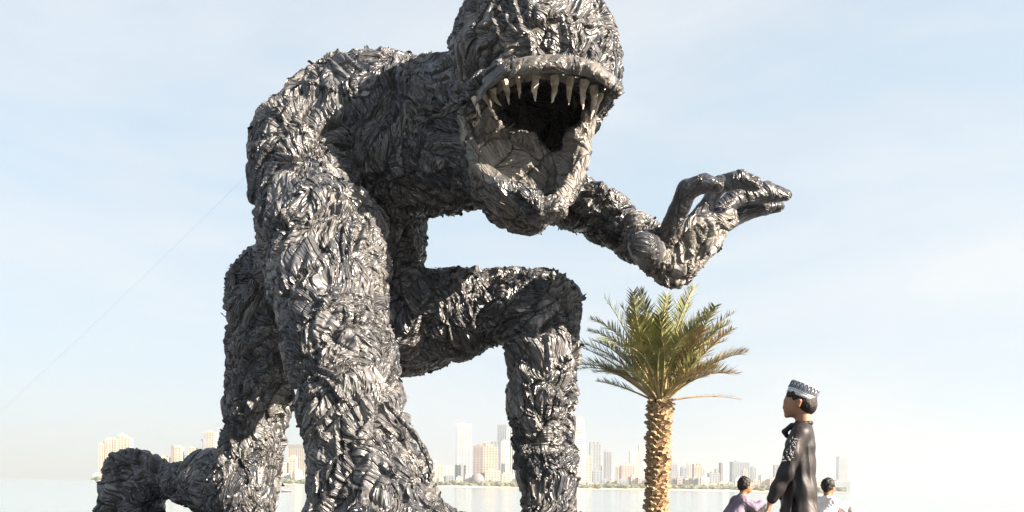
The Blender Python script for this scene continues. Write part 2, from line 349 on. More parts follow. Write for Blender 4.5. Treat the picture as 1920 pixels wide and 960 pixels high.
# hand reaching over the palm
HY = 10.8
st.chain([pr(1238, 485, HY, 34), pr(1268, 500, HY, 34), pr(1305, 450, HY, 40), pr(1342, 420, HY, 28)], 0.12)
st.chain([pr(1280, 440, HY, 26), pr(1330, 412, HY, 22), pr(1368, 408, HY, 16)], 0.08)
st.chain([pr(1235, 490, HY-.15, 26), pr(1213, 470, HY-.45, 29), pr(1203, 459, HY-.7, 26)], 0.06)
K = 0.025
st.chain([pr(1253, 440, HY-.25, 22), pr(1273, 393, HY-.5, 19), pr(1288, 356, HY-.65, 19), pr(1318, 344, HY-.75, 18), pr(1343, 348, HY-.8, 14)], K)
st.chain([pr(1308, 410, HY-.05, 17), pr(1335, 368, HY-.15, 13), pr(1352, 345, HY-.2, 16), pr(1387, 336, HY-.3, 17), pr(1415, 345, HY-.35, 14)], K)
st.chain([pr(1335, 407, HY+.1, 17), pr(1380, 371, HY+.15, 19), pr(1434, 360, HY+.15, 19), pr(1474, 366, HY+.12, 11)], K)
st.chain([pr(1360, 412, HY+.35, 20), pr(1400, 397, HY+.42, 16), pr(1432, 391, HY+.42, 13), pr(1460, 387, HY+.4, 10)], K)
# head
st.ell(P(1000, 126, 10.4), (R(160, 10.4), 1.25, R(150, 10.4)), k=0.2)
st.ell(P(985, 292, 10.25), (R(116, 10.25), 0.95, R(135, 10.25)), k=0.25)
st.cone(P(1060, 130, 10.0), P(1110, 150, 9.9), R(70, 10), R(48, 9.9), 0.3)
# mouth carved out
def yaw(a): c, s_ = math.cos(a), math.sin(a); return [[c, s_, 0], [-s_, c, 0], [0, 0, 1]]
def pitch(a): c, s_ = math.cos(a), math.sin(a); return np.array([[1, 0, 0], [0, c, s_], [0, -s_, c]])
mrot = pitch(math.radians(22))@np.array(yaw(math.radians(-8)))
st.ell(P(1000, 246, 9.25), (R(120, 9.3), 0.62, R(118, 9.3)), rot=mrot, k=0.06, cut=True)
st.ell(P(1022, 196, 9.7), (R(98, 9.7), 1.2, R(52, 9.7)), rot=mrot, k=0.06, cut=True)
st.cone(P(1034, 205, 9.5), P(1044, 286, 9.65), R(60, 9.6), R(20, 9.7), 0.05, cut=True)
st.cone(P(1030, 215, 10.1), P(1038, 275, 10.1), R(60, 10), R(26, 10), 0.05, cut=True)
st.cone(P(1034, 205, 10.5), P(1044, 284, 10.4), R(60, 10.5), R(28, 10.4), 0.05, cut=True)
for yy in (9.95, 10.45, 10.95):
    st.cone(P(938, 192, yy), P(1092, 190, yy), R(34, yy), R(34, yy), 0.05, cut=True); st.cone(P(1030, 225, yy), P(1046, 276, yy), R(48, yy), R(22, yy), 0.05, cut=True)
lips = Sdf()
UP = [(872, 222, 9.75, 14), (882, 192, 9.6, 17), (905, 162, 9.42, 20), (945, 138, 9.25, 21), (1000, 126, 9.15, 21), (1060, 128, 9.15, 21), (1110, 140, 9.25, 21), (1148, 168, 9.45, 18)]
LO = [(870, 222, 9.75, 10), (876, 262, 9.65, 11), (897, 310, 9.55, 14), (940, 352, 9.45, 20), (1000, 382, 9.4, 23), (1042, 388, 9.45, 21), (1068, 356, 9.55, 17), (1088, 304, 9.65, 15), (1098, 250, 9.75, 14), (1106, 215, 9.75, 13), (1132, 188, 9.6, 12)]
from itertools import tee
print('sdf...')
import time; T0 = time.time()
class Body(Sdf):
    def eval(s, p, c=None, rad=1e9):
        d = st.eval(p, c, rad); e = lips.eval(p, c, rad); k = 0.045; h = np.maximum(k-np.abs(d-e), 0)/k
        return np.minimum(d, e)-h*h*k*0.25
    def bounds(s): return st.bounds()
lips.chain([pr(*q) for q in LO], 0.04); lips.chain([pr(*q) for q in UP], 0.04)
VOX = 0.0185
V, Q = Body().mesh(VOX, zmin=-0.12)
print('statue verts', len(V), time.time()-T0)
V = relax(V, Q, 1); N0 = normals(V, Q)
def seg_field(p, segs, wid):
    d = np.full(len(p), 9., np.float32)
    for a, b in segs:
        a = np.array(a, np.float32); b = np.array(b, np.float32); ba = b-a; t = np.clip(((p-a)@ba)/(ba@ba), 0, 1); v = p-a-t[:, None]*ba
        d = np.minimum(d, np.sqrt((v*v).sum(1)))
    return np.clip(1-d/wid, 0, 1)
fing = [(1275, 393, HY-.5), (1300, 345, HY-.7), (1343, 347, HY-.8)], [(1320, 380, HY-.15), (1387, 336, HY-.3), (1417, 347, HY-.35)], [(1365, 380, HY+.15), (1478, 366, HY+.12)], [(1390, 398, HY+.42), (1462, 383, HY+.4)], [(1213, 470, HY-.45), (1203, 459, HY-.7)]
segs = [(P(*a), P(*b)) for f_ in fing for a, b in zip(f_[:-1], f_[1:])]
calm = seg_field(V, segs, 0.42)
lipf = seg_field(V, [(P(*a[:3]), P(*b[:3])) for a, b in zip(LO[:-1], LO[1:])], 0.28)
footf = seg_field(V, [(P(350, 908, 13), P(262, 890, 13.5)), (P(255, 888, 13.5), P(225, 975, 13.5))], 0.75)
amp = 1-0.88*np.clip(calm*2.0, 0, 1); amp *= 1-0.6*np.clip(lipf*1.6, 0, 1); amp *= 1-0.45*np.clip(footf*2, 0, 1)
mc = np.array(P(1000, 246, 9.55), np.float32); inq = (((V-mc)@np.array(mrot, np.float32).T/np.array([R(122, 9.5), 1.2, R(118, 9.5)], np.float32))**2).sum(1); amp *= np.where(inq < 1, .75, 1)
def sheet(p, nrm, fr, s, fq, fl, bias):
    """overlapping sheets: tilt height, fold ridges, border distance, fold coordinates"""
    fv = np.array([1.3, 1.3, .62], np.float32)*fr; ca_, sa_ = math.cos(.6), math.sin(.6); RT = np.array([[ca_, 0, sa_], [0, 1, 0], [-sa_, 0, ca_]], np.float32)
    pf = (p@RT)*fv; i = np.floor(pf).astype(np.int64); n = len(p); d1 = np.full(n, 9., np.float32); d2 = d1.copy(); C = np.zeros((n, 3), np.float32); W = C.copy(); H = np.zeros(n, np.float32)
    for dx in (-1, 0, 1):
        for dy in (-1, 0, 1):
            for dz in (-1, 0, 1):
                a, b, c = i[:, 0]+dx, i[:, 1]+dy, i[:, 2]+dz; q = np.stack([a+_h(a, b, c, s), b+_h(a, b, c, s+5), c+_h(a, b, c, s+9)], 1).astype(np.float32); v = pf-q
                d = np.sqrt((v*v).sum(1)); near = d < d1; d2 = np.where(near, d1, np.minimum(d2, d)); d1 = np.where(near, d, d1); C = np.where(near[:, None], q, C)
    ci = np.floor(C).astype(np.int64); ca, cb, cc_ = ci[:, 0], ci[:, 1], ci[:, 2]
    W = np.stack([_h(ca, cb, cc_, s+31), _h(ca, cb, cc_, s+37), _h(ca, cb, cc_, s+41)], 1)*2-1; H = _h(ca, cb, cc_, s+47)
    rel = (((pf-C)/fv)@RT.T).astype(np.float32)
    d = W+np.array(bias, np.float32); d -= nrm*(d*nrm).sum(1)[:, None]; d /= np.linalg.norm(d, axis=1)[:, None]+1e-5; bb = np.cross(nrm, d)
    u = (rel*bb).sum(1); v = (rel*d).sum(1); T = np.stack([_h(ca, cb, cc_, s+53), _h(ca, cb, cc_, s+59)], 1)*2-1
    tilt = np.clip((T[:, 0]*u+T[:, 1]*v)*fr+(H-.5)*.7, -1.1, 1.1)
    fan = u*(1+v*fr*.45)
    q = np.stack([fan*fq, v*fl, H*97.], 1); n1 = vnoise(q, s+3); n2 = vnoise(q*np.array([1.9, 1.6, 1]), s+4)
    return tilt, n1, n2, d2-d1, np.stack([fan, v, H], 1)
def crumple(p, nrm, amp):
    wv = vec_noise(p*0.9, 40)*0.30+vec_noise(p*2.7, 50)*0.07; q = (p+wv).astype(np.float32)
    t1, a1, a2, e1, _ = sheet(q, nrm, 1.2, 3, 4.6, 1.0, (.35, 0, -.9))
    t2, b1, b2, e2, fc = sheet(q+3.1, nrm, 2.3, 70, 7.6, 1.8, (.45, 0, -.7))
    low = vnoise(p*0.8, 90); rough = np.clip(0.75+low*0.9, 0.3, 1.2)
    F1 = (1-np.abs(a1)*2.8)+.4*(1-np.abs(a2)*2.4)-.5; F2 = np.abs(b1)*2.2-.5+.4*(1-np.abs(b2)*2.4)
    cm_ = np.clip(.35+vnoise(p*1.9+7, 95)*1.5, 0, 1)
    D = 0.030*t1+0.040*t2*rough+0.046*F1+0.032*F2*rough-0.055*np.exp(-e2*13)*cm_-0.045*np.exp(-e1*16)*(1.1-cm_)-0.056*np.exp(-np.abs(a2)*13)-0.026*np.exp(-np.abs(b2)*9)*rough+.016
    return D*amp, fc
D, fc = crumple(V, N0, amp)
# long gathered pleats fanning over the crown of the head
hcn = np.array(P(1000, 150, 10.4), np.float32); hv = V-hcn; dome = np.clip((hv[:, 2]-.12)*3, 0, 1)*(np.linalg.norm(hv, axis=1) < 1.75)
ang = np.arctan2(hv[:, 0], -hv[:, 1]); pc = np.stack([ang*7.5+vnoise(V*1.3, 200)*1.2, hv[:, 2]*1.1, ang*0], 1)
pleat = (1-np.abs(vnoise(pc, 210))*2.4)*0.07+(1-np.abs(vnoise(pc*2.3, 215))*2.4)*0.03
D = D*(1-.82*dome)+(pleat*1.2-.07)*dome
# long slanting folds on the raised foot and calf
pf = np.stack([(V[:, 0]*.85+V[:, 2]*.5)*7, (V[:, 2]*.85-V[:, 0]*.5)*1.6, V[:, 1]*4], 1); D += ((1-np.abs(vnoise(pf, 230))*2.4)-.4)*.085*np.clip(footf*2, 0, 1)
# fingers: tight faceted wrap
hs, es = scraps(V*6.5+vec_noise(V*3, 240)*.5, 44); D += (hs*.006-.003*np.exp(-es*9))*np.clip(calm*2, 0, 1)
V2 = V+N0*D[:, None]
fig = empty('monster_sculpture', (P(760, 990, 11).x, 11.0, 0.0))
tag(fig, 'giant kneeling monster figure wrapped in crumpled black sheeting with gaping toothed mouth', 'sculpture')
bo = mesh_np('body', V2, Q, M['body'], fig, smooth=True)
at_ = bo.data.attributes.new('fold', 'FLOAT_VECTOR', 'POINT'); at_.data.foreach_set('vector', fc.astype(np.float32).ravel())
# paler sheets line the mouth and roll over the lower lip
mc = np.array(P(1000, 246, 9.55), np.float32); rr_ = np.array([R(116, 9.5), .75, R(113, 9.5)], np.float32); inm = (((V-mc)@np.array(mrot, np.float32).T/rr_)**2).sum(1) < 1
sunlit_palm_f = (seg_field(V, [(P(1266, 500, HY), P(1345, 425, HY))], 0.5) > .02) & (N0[:, 1] < .25) & (calm < .42)  # palm faces turned to the camera made paler: sunlight put into the colour
pal = sunlit_palm_f | inm | ((lipf > .52) & (V[:, 2] < P(0, 190, 9.6).z)); bo.data.materials.append(M['pale'])
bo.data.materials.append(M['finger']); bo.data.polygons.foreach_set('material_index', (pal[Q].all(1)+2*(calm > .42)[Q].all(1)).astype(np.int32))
print('body', len(Q), time.time()-T0)
# torn strips standing proud of the wrapping
N2 = normals(V2.astype(np.float32), Q)
def strips(n, idx_pool, lmin, lmax, seed):
    r = np.random.default_rng(seed); idx = r.choice(idx_pool, n); p = V2[idx]; nn = N2[idx]
    a = r.normal(size=(n, 3)).astype(np.float32)+np.array([0.2, 0, -0.9], np.float32); a -= nn*(a*nn).sum(1)[:, None]; a /= np.linalg.norm(a, axis=1)[:, None]
    b = np.cross(nn, a); L_ = (lmin+(lmax-lmin)*r.random(n)**2)[:, None]; W = L_*(0.30+0.45*r.random((n, 1)))
    verts = []; NS = 4
    lift = (0.004+0.10*r.random((n, 1))**2.5*L_); cur = (r.random((n, 1))-.5)*L_*0.8
    for s_ in range(NS):
        t = s_/(NS-1); c = p+a*L_*(t-.3)+nn*(lift*(t**1.6)+0.004-0.03*(1-t))+b*cur*t*t; ww = W*(1-.35*t**2)*(.7+.3*r.random((n, 1))); tw = (r.random((n, 1))-.5)*0.9
        verts += [c-b*ww*.5+nn*ww*(tw*.5+.10*(-1)**s_), c+nn*ww*.25*(r.random((n, 1))-.2), c+b*ww*.5-nn*ww*tw*.5]
    Vv = np.stack(verts, 1).reshape(-1, 3); base = (np.arange(n)*NS*3)[:, None]; fs = []
    for s_ in range(NS-1):
        for k in (0, 1): fs.append(base+np.array([[s_*3+k, s_*3+k+1, s_*3+3+k+1, s_*3+3+k]]))
    return Vv, np.concatenate(fs)
pool = np.nonzero((amp > 0.7) & (dome < .2))[0]
Va, Fa = strips(3200, pool, 0.06, 0.17, 12)
tag(mesh_np('torn_strip', Va, Fa, M['wrap'], fig), kind='stuff')
print('strips', time.time()-T0)
# upper lip band of separate sheets
def interp(pts, t):
    x = t*(len(pts)-1); i = min(int(x), len(pts)-2); f = x-i; g = lambda k: np.array(pts[max(0, min(len(pts)-1, k))], float)
    p0, p1, p2, p3 = g(i-1), g(i), g(i+1), g(i+2)
    return 0.5*((2*p1)+(-p0+p2)*f+(2*p0-5*p1+4*p2-p3)*f*f+(-p0+3*p1-3*p2+p3)*f**3)
# outer (upper) and inner (lower) edges of the band
OUT = [(887, 178, 9.42), (908, 150, 9.22), (955, 116, 8.98), (1010, 106, 8.90), (1065, 107, 8.90), (1115, 120, 8.98), (1155, 148, 9.2), (1168, 175, 9.42)]
INN = [(884, 204, 9.45), (905, 180, 9.28), (945, 152, 9.10), (1005, 141, 9.0), (1062, 141, 9.0), (1110, 150, 9.08), (1143, 168, 9.22), (1153, 188, 9.42)]
cuts = [0.0, 0.14, 0.285, 0.45, 0.59, 0.73, 0.87, 1.0]
for c in range(len(cuts)-1):
    nu, nv = 22, 12; vs = []
    for layer in (0, 1):
        for i in range(nu+1):
            t = cuts[c]+(cuts[c+1]-cuts[c])*i/nu*1.0+(0.006 if i == nu else 0)
            a, b = interp(OUT, min(t, 1)), interp(INN, min(t, 1))
            for j in range(nv+1):
                s_ = j/nv; q = a*(1-s_)+b*s_; q[2] -= .10+.13*s_; q[1] += -3*(1-s_)-2*s_; bulge = math.sin(math.pi*min(1, s_*1.02))*0.055+(0.014 if c % 2 else 0)
                # fan-shaped pleats gathered towards the edge
                ph = (i/nu-.5)*(1.0-0.5*s_*(1 if c % 2 else -1)); pl = 0.034*abs(math.sin(ph*(3.1+.7*(c*5%3))+c*1.7+s_*.8))*math.sin(math.pi*s_)+0.010*math.sin(ph*(8+c*7%5)+s_*5+c*2.3)+random.uniform(-.003, .003)+(0.03, -.01, .035, .0, .03, -.005, .02)[c]
                w3 = P(q[0]+pl*150, q[1]-bulge*35*(1-s_), q[2]-bulge-pl-(0 if layer else 0.0)+(0.03 if layer else 0)+(0.12 if s_ < .05 else 0)); vs.append(w3)
    n1 = (nu+1)*(nv+1); fs = []
    for i in range(nu):
        for j in range(nv):
            k = i*(nv+1)+j; fs.append((k, k+nv+1, k+nv+2, k+1)); fs.append((n1+k, n1+k+1, n1+k+nv+2, n1+k+nv+1))
    for i in range(nu):
        k = i*(nv+1); fs.append((k, n1+k, n1+k+nv+1, k+nv+1)); k += nv; fs.append((k, k+nv+1, n1+k+nv+1, n1+k))
    for j in range(nv):
        k = j; fs.append((k, k+1, n1+k+1, n1+k)); k = nu*(nv+1)+j; fs.append((k, n1+k, n1+k+1, k+1))
    mesh_np('lip_panel', [tuple(v) for v in vs], fs, M['panel_dark' if c in (0, 1, 6) else 'panel'], fig, smooth=True)
# teeth
TE = [(889, 188, 903, 217, 5.5, 9.42), (907, 183, 921, 208, 5, 9.38), (924, 172, 940, 195, 6, 9.3), (946, 157, 954, 193, 6.5, 9.22), (971, 150, 974, 182, 5, 9.18),
      (1006, 148, 1005, 188, 8, 9.12), (1039, 148, 1034, 190, 8.5, 9.12), (1070, 151, 1067, 193, 8, 9.12), (1096, 158, 1094, 202, 8.5, 9.18), (1114, 168, 1107, 220, 8, 9.28),
      (1127, 182, 1117, 215, 6, 9.4), (1104, 232, 1098, 210, 5, 9.5), (1098, 250, 1090, 226, 5, 9.5), (1092, 268, 1083, 248, 5, 9.48), (884, 224, 893, 208, 4, 9.5), (889, 238, 900, 222, 4.5, 9.5)]
for i, (bx, by, tx, ty, r_, Y) in enumerate(TE):
    b = MB(); p0 = P(bx, by-6, Y-.06); p1 = P(tx, ty+(3 if i < 11 else 0), Y-.12); pts = []; rad = []
    for k in range(9):
        t = k/8; q = p0.lerp(p1, t)+Vector((0.022*math.sin(i*2.3)*math.sin(t*3), 0.05*math.sin(t*3), 0)); q += Vector((random.uniform(-1, 1), random.uniform(-1, 1), 0))*0.007; pts.append(q); rad.append(R(r_, Y)*1.05*((1-t)**0.8*0.97+0.05)*random.uniform(.86, 1.1))
    b.tube(pts, rad, 9); mesh_np('tooth', b.v, [f for f in b.f if len(f) == 4], M['tooth'], fig, smooth=False)
# loose looped flap at the wrist of the planted arm
fl = [(722, 752, 8.7), (746, 780, 8.66), (770, 806, 8.62), (792, 838, 8.6), (805, 866, 8.6), (808, 890, 8.62), (798, 906, 8.65), (780, 908, 8.7), (758, 900, 8.75)]
b = MB(); pts = [P(*interp(fl, i/40)) for i in range(41)]; b.tube(pts, [R(4.5+2.5*math.sin(i*.7)**2, 8.9) for i in range(41)], 8)
mesh_np('loose_strap', b.v, [f for f in b.f if len(f) == 4], M['wrap'], fig, smooth=True)
# guy wire running from the shoulder down to the left
b = MB(); A = P(470, 322, 11.5); B_ = Vector((-11.5, 13.6, 0.0)); b.tube([A.lerp(B_, t/10)-Vector((0, 0, 0.12*math.sin(math.pi*t/10))) for t in range(11)], [0.0008]*11, 5)
M['wire'] = mat('wire', (0.55, 0.55, 0.56), 0.5)
tag(b.obj('guy_wire', M['wire']), 'thin pale wire running from the monster sculpture\'s back down to the left', 'wire')
# ------------------------------------------------------------------ ground, water, far shore
WZ = -4.6; EDGE = 15.5
b = MB(); b.box(-60, 60, -30, EDGE, -0.6, 0.0); tag(b.obj('promenade', M['paving']), kind='structure')
b = MB(); b.box(-60, 60, EDGE-0.3, EDGE+0.05, -7.0, -0.004); tag(b.obj('sea_wall', M['rock']), 'low stone sea wall dropping from the promenade edge to the water', 'wall')
wm = bpy.data.materials.new('sea_water'); wm.use_nodes = True; t = wm.node_tree; bs = t.nodes['Principled BSDF']
bs.inputs['Base Color'].default_value = (0.22, 0.27, 0.29, 1); bs.inputs['Roughness'].default_value = 0.12; bs.inputs['IOR'].default_value = 1.33
g = t.nodes.new('ShaderNodeTexCoord'); mpn = t.nodes.new('ShaderNodeMapping'); mpn.inputs['Scale'].default_value = (0.5, 1.0, 1.0)
n = t.nodes.new('ShaderNodeTexNoise'); n.inputs['Scale'].default_value = 0.55; n.inputs['Detail'].default_value = 5; u = t.nodes.new('ShaderNodeBump'); u.inputs['Strength'].default_value = 0.6; u.inputs['Distance'].default_value = 0.35
t.links.new(g.outputs['Object'], mpn.inputs[0]); t.links.new(mpn.outputs[0], n.inputs['Vector']); t.links.new(n.outputs[0], u.inputs['Height']); t.links.new(u.outputs[0], bs.inputs['Normal'])
b = MB(); b.add([(-6000, EDGE+0.05, WZ), (6000, EDGE+0.05, WZ), (6000, 7000, WZ), (-6000, 7000, WZ)], [(0, 1, 2, 3)]); tag(b.obj('water', wm), kind='structure')
DS = 1500.0
def X(px, D=DS): return (px-960)/F*D
def ZT(px, py, D=DS): return P(px, py, D).z
# shore: a low beach and rising ground behind, ending in points at both sides
xs = np.linspace(X(150), X(1615), 220); rows = [0, 3, 8, 16, 40, 120, 380]; zz = [-1.2, 0.6, 2.0, 3.2, 5.0, 6.5, 7.0]; vs = []
for i, x in enumerate(xs):
    e = min(1, min(i, 219-i)/14); sh = math.sin(x*0.013)*9+math.sin(x*0.041+1)*4
    for d, z in zip(rows, zz): vs.append((x, DS-12+sh*.6+d*e+(1-e)*60, WZ-1.2+(z+1.2+random.uniform(-.4, .5))*e))
nr = len(rows); fs = [(i*nr+j, (i+1)*nr+j, (i+1)*nr+j+1, i*nr+j+1) for i in range(219) for j in range(nr-1)]
tag(mesh_np('far_shore', vs, fs, M['sand']), kind='structure')
GZ = WZ+2.0
# ------------------------------------------------------------------ far buildings
BC = {'white': (0.62, 0.60, 0.57), 'cream': (0.58, 0.50, 0.38), 'beige': (0.50, 0.42, 0.32), 'grey': (0.30, 0.32, 0.35), 'dark': (0.20, 0.19, 0.20), 'brown': (0.27, 0.22, 0.20),
      'blue': (0.26, 0.31, 0.38), 'pink': (0.48, 0.37, 0.32), 'orange': (0.62, 0.17, 0.06)}
for k_, c_ in BC.items(): M['b_'+k_] = mat('wall_'+k_, tuple(v*.82 for v in c_), 0.8, col2=tuple(v*0.70 for v in c_), nscale=0.05)
M['glass'] = mat('far_window_glass', (0.07, 0.085, 0.10), 0.25)
def building(px0, px1, pt, col, label, D=DS+60, name='apartment_tower', style='bands', top=None, dep=None, group=None, side=None):
    x0, x1 = X(px0, D), X(px1, D); pxm = (px0+px1)/2; zt = ZT(pxm, pt, D); wdt = x1-x0; dp = dep or max(8, min(26, wdt*0.9)); H = zt-GZ
    root = empty(name, ((x0+x1)/2, D+dp/2, GZ)); tag(root, label, 'building', group)
    hx = wdt/2; hy = dp/2; b = MB(); b.box(-hx, hx, -hy, hy, -3, H); b.obj('wall', M['b_'+col], root)
    g_ = MB(); fl = 3.4; nf = int(H/fl)
    if style == 'bands' and nf > 1:
        for k in range(nf):
            z = 1.2+k*fl
            if z+1.6 > H: break
            nb_ = max(1, int(wdt/5.5)); ww = wdt/nb_
            for q in range(nb_):
                xa = -hx+ww*(q+.22); xb = -hx+ww*(q+.78); g_.box(xa, xb, -hy-0.12, -hy+0.1, z, z+1.5)
            nb2 = max(1, int(dp/6)); w2 = dp/nb2
            for q in range(nb2): g_.box(hx-.1, hx+.12, -hy+w2*(q+.2), -hy+w2*(q+.8), z, z+1.5)
    elif style == 'fins' and nf > 1:
        nb_ = max(2, int(wdt/4))
        for q in range(nb_):
            xa = -hx+wdt/nb_*(q+.3); g_.box(xa, xa+wdt/nb_*.45, -hy-0.12, -hy+.1, 2, H-2)
    if g_.v: tag(g_.obj('window_row' if style == 'bands' else 'window_strip', M['glass'], root), kind='stuff')
    r_ = MB()
    if top == 'crown': r_.box(-hx-.4, hx+.4, -hy-.4, hy+.4, H, H+2.5); r_.box(-hx*.5, hx*.1, -hy*.5, hy*.5, H+2.5, H+6)
    elif top == 'cren':
        for q in range(3): r_.box(-hx+wdt*(q*.36), -hx+wdt*(q*.36+.24), -hy, hy, H, H+4)
    elif top == 'slope': r_.add([(-hx, -hy, H), (hx, -hy, H), (hx, hy, H), (-hx, hy, H), (hx*.9, -hy, H+7), (hx*.9, hy, H+7)], [(0, 1, 4), (1, 2, 5, 4), (2, 3, 5), (3, 0, 4, 5), (0, 3, 2, 1)])
    elif top == 'gable': r_.add([(-hx, -hy, H), (hx, -hy, H), (hx, hy, H), (-hx, hy, H), (0, -hy, H+6), (0, hy, H+6)], [(0, 1, 4), (1, 2, 5, 4), (2, 3, 5), (3, 0, 4, 5)])
    elif top == 'dark': r_.box(-hx-.3, hx+.3, -hy-.3, hy+.3, H-8, H+.5)
    else: r_.box(-hx*.55, hx*.3, -hy*.5, hy*.6, H, H+2.8)
    r_.obj('roof_block', M['b_'+({'dark': 'dark'}.get(top, col))], root)
    if side:  # left side slab in a second wall colour
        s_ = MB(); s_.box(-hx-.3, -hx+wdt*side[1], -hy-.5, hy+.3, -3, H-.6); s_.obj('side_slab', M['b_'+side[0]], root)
    return root
BL = [
 (184, 194, 831, 'cream', 'leftmost cream tower, a short one at the left end of the skyline', {}),
 (196, 208, 823, 'cream', 'cream tower second from the left end of the skyline', {}),
 (210, 219, 822, 'cream', 'narrow cream tower third from the left end of the skyline', {}),
 (220, 231, 817, 'cream', 'tallest cream tower of the left end cluster above the sculpture\'s foot', {'top': 'crown'}),
 (232, 243, 821, 'cream', 'cream tower at the right edge of the left end cluster', {}),
 (280, 293, 854, 'cream', 'low cream block just right of the sculpture\'s raised heel', {}),
 (296, 315, 857, 'cream', 'wide low cream block above the sculpture\'s ankle', {}),
 (319, 325, 836, 'brown', 'thin dark brown slab tower above the sculpture\'s calf', {'style': 'plain'}),
 (326, 339, 838, 'cream', 'cream tower touching a thin brown slab above the sculpture\'s calf', {}),
 (352, 365, 839, 'cream', 'lone short cream tower above the middle of the sculpture\'s calf', {}),
 (372, 379, 826, 'grey', 'thin grey slab left of the tall tower beside the kneeling thigh', {'style': 'plain'}),
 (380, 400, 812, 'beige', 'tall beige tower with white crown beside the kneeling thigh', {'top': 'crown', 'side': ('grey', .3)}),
 (540, 571, 834, 'beige', 'wide slab tower with dark crown between kneeling leg and planted arm', {'top': 'dark', 'style': 'fins', 'D': 1700}),
 (574, 586, 838, 'grey', 'grey slab tower touching the left side of the planted arm', {'style': 'fins', 'D': 1700}),
 (541, 554, 858, 'cream', 'cream gabled hall in front of the dark crowned slab tower', {'top': 'gable', 'name': 'hall'}),
 (516, 536, 867, 'white', 'white boxy block beside the kneeling leg above the boat', {}),
 (810, 818, 864, 'white', 'narrow white block just right of the planted arm', {}),
 (820, 830, 873, 'cream', 'low cream block left of the tall white tower', {}),
 (831, 850, 875, 'white', 'wide low white block at the foot of the tall white tower', {}),
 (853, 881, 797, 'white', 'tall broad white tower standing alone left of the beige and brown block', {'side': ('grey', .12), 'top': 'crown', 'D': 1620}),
 (864, 868, 843, 'grey', 'thin grey slab against the front of the tall white tower', {'style': 'plain'}),
 (886, 905, 836, 'brown', 'dark brown half of the two-tone block left of the bent leg', {'style': 'bands', 'name': 'office_block'}),
 (905, 932, 836, 'beige', 'beige block with an orange rooftop box left of the bent leg', {'name': 'office_block'}),
 (909, 937, 882, 'cream', 'low cream waterfront building below the beige block', {'D': DS+30}),
 (918, 931, 828, 'grey', 'grey horizontal block peeping over the beige block', {'D': 1700}),
 (931, 948, 797, 'blue', 'tall blue-grey tower left of the bent leg', {'D': 1750, 'style': 'fins', 'top': 'dark'}),
 (939, 953, 827, 'white', 'white tower standing in front of the tall blue-grey tower', {'D': 1650}),
 (954, 966, 800, 'white', 'white striped tower partly hidden by the bent shin', {'style': 'fins', 'D': 1650}),
 (1096, 1110, 856, 'beige', 'beige tower between the big white tower and the grey notched one', {}),
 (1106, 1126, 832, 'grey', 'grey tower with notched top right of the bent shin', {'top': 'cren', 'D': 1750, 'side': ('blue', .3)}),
 (1112, 1129, 883, 'blue', 'low dark blue-grey block at the foot of the notched tower', {}),
 (1133, 1146, 846, 'grey', 'slim grey tower midway between the shin and the palm', {'style': 'fins', 'D': 1800}),
 (1165, 1190, 873, 'pink', 'pinkish gabled block left of the palm trunk', {'top': 'gable'}),
 (1181, 1196, 846, 'white', 'pale slant-topped tower left of the palm trunk', {'top': 'slope', 'D': 1850}),
 (1197, 1211, 834, 'white', 'tall pale tower touching the left of the palm trunk', {'D': 1850}),
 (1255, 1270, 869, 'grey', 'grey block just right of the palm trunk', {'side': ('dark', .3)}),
 (1277, 1287, 876, 'blue', 'short blue-grey block second right of the palm trunk', {}),
 (1289, 1299, 869, 'white', 'white slab with glassy front third right of the palm trunk', {'style': 'fins', 'D': 1700}),
 (1301, 1317, 873, 'pink', 'pinkish tower with notched top right of the palm', {'top': 'cren'}),
 (1330, 1350, 887, 'grey', 'low grey block left of the thin dark-sided tower', {}),
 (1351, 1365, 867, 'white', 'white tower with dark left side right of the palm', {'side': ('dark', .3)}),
 (1373, 1405, 866, 'blue', 'wide pale glassy slab block above the seated man in purple', {'style': 'fins', 'D': 1900}),
 (1393, 1401, 881, 'pink', 'small pink block in front of the wide glassy slab', {}),
 (1427, 1445, 891, 'white', 'low white block between seated man and standing boy', {}),
 (1452, 1461, 875, 'grey', 'grey stepped block touching the standing boy\'s sleeve', {'top': 'cren'}),
 (1572, 1589, 856, 'grey', 'faint grey tower behind the person at the far right', {'D': 3200}),
 (1562, 1594, 902, 'grey', 'faint low grey block at the right end of the skyline', {'D': 2000}),
]
for x0, x1, pt, col, lab, kw in BL: building(x0, x1, pt, col, lab, **kw)
o = [q for q in bpy.data.objects if q.get('label', '').startswith('beige block with an orange')][0]
b = MB(); H = ZT(918, 836, DS+60)-GZ; b.box(-17, -10, -9, 4, H, H+6); b.obj('rooftop_box', M['b_orange'], o)
# big tapering white tower beside the shin
D = 1560; root = empty('tapered_tower', (X(1086, D), D, GZ)); tag(root, 'big white tapering tower rising just right of the bent shin', 'building')
H = ZT(1086, 783, D)-GZ; vs = []; prof = []
for k in range(13):
    t = k/12; prof.append((H*t*.985, 12.5-5.5*t**2.4))
for z, r_ in prof: vs += [(-11, -10, z), (r_, -10, z), (r_, 10, z), (-11, 10, z)]
fs = [(k*4+j, k*4+(j+1) % 4, k*4+4+(j+1) % 4, k*4+4+j) for k in range(12) for j in range(4)]+[(48, 49, 50, 51)]
b = MB(); b.add(vs, fs); b.obj('wall', M['b_white'], root)
b = MB()
for k in range(26): b.box(-9.5, 5, -10.15, -9.9, 4+k*4.6, 5.4+k*4.6)
tag(b.obj('window_row', M['glass'], root), kind='stuff'); b = MB(); b.box(-8, 4, -6, 6, H*.985, H*.985+5); b.obj('roof_block', M['b_beige'], root)
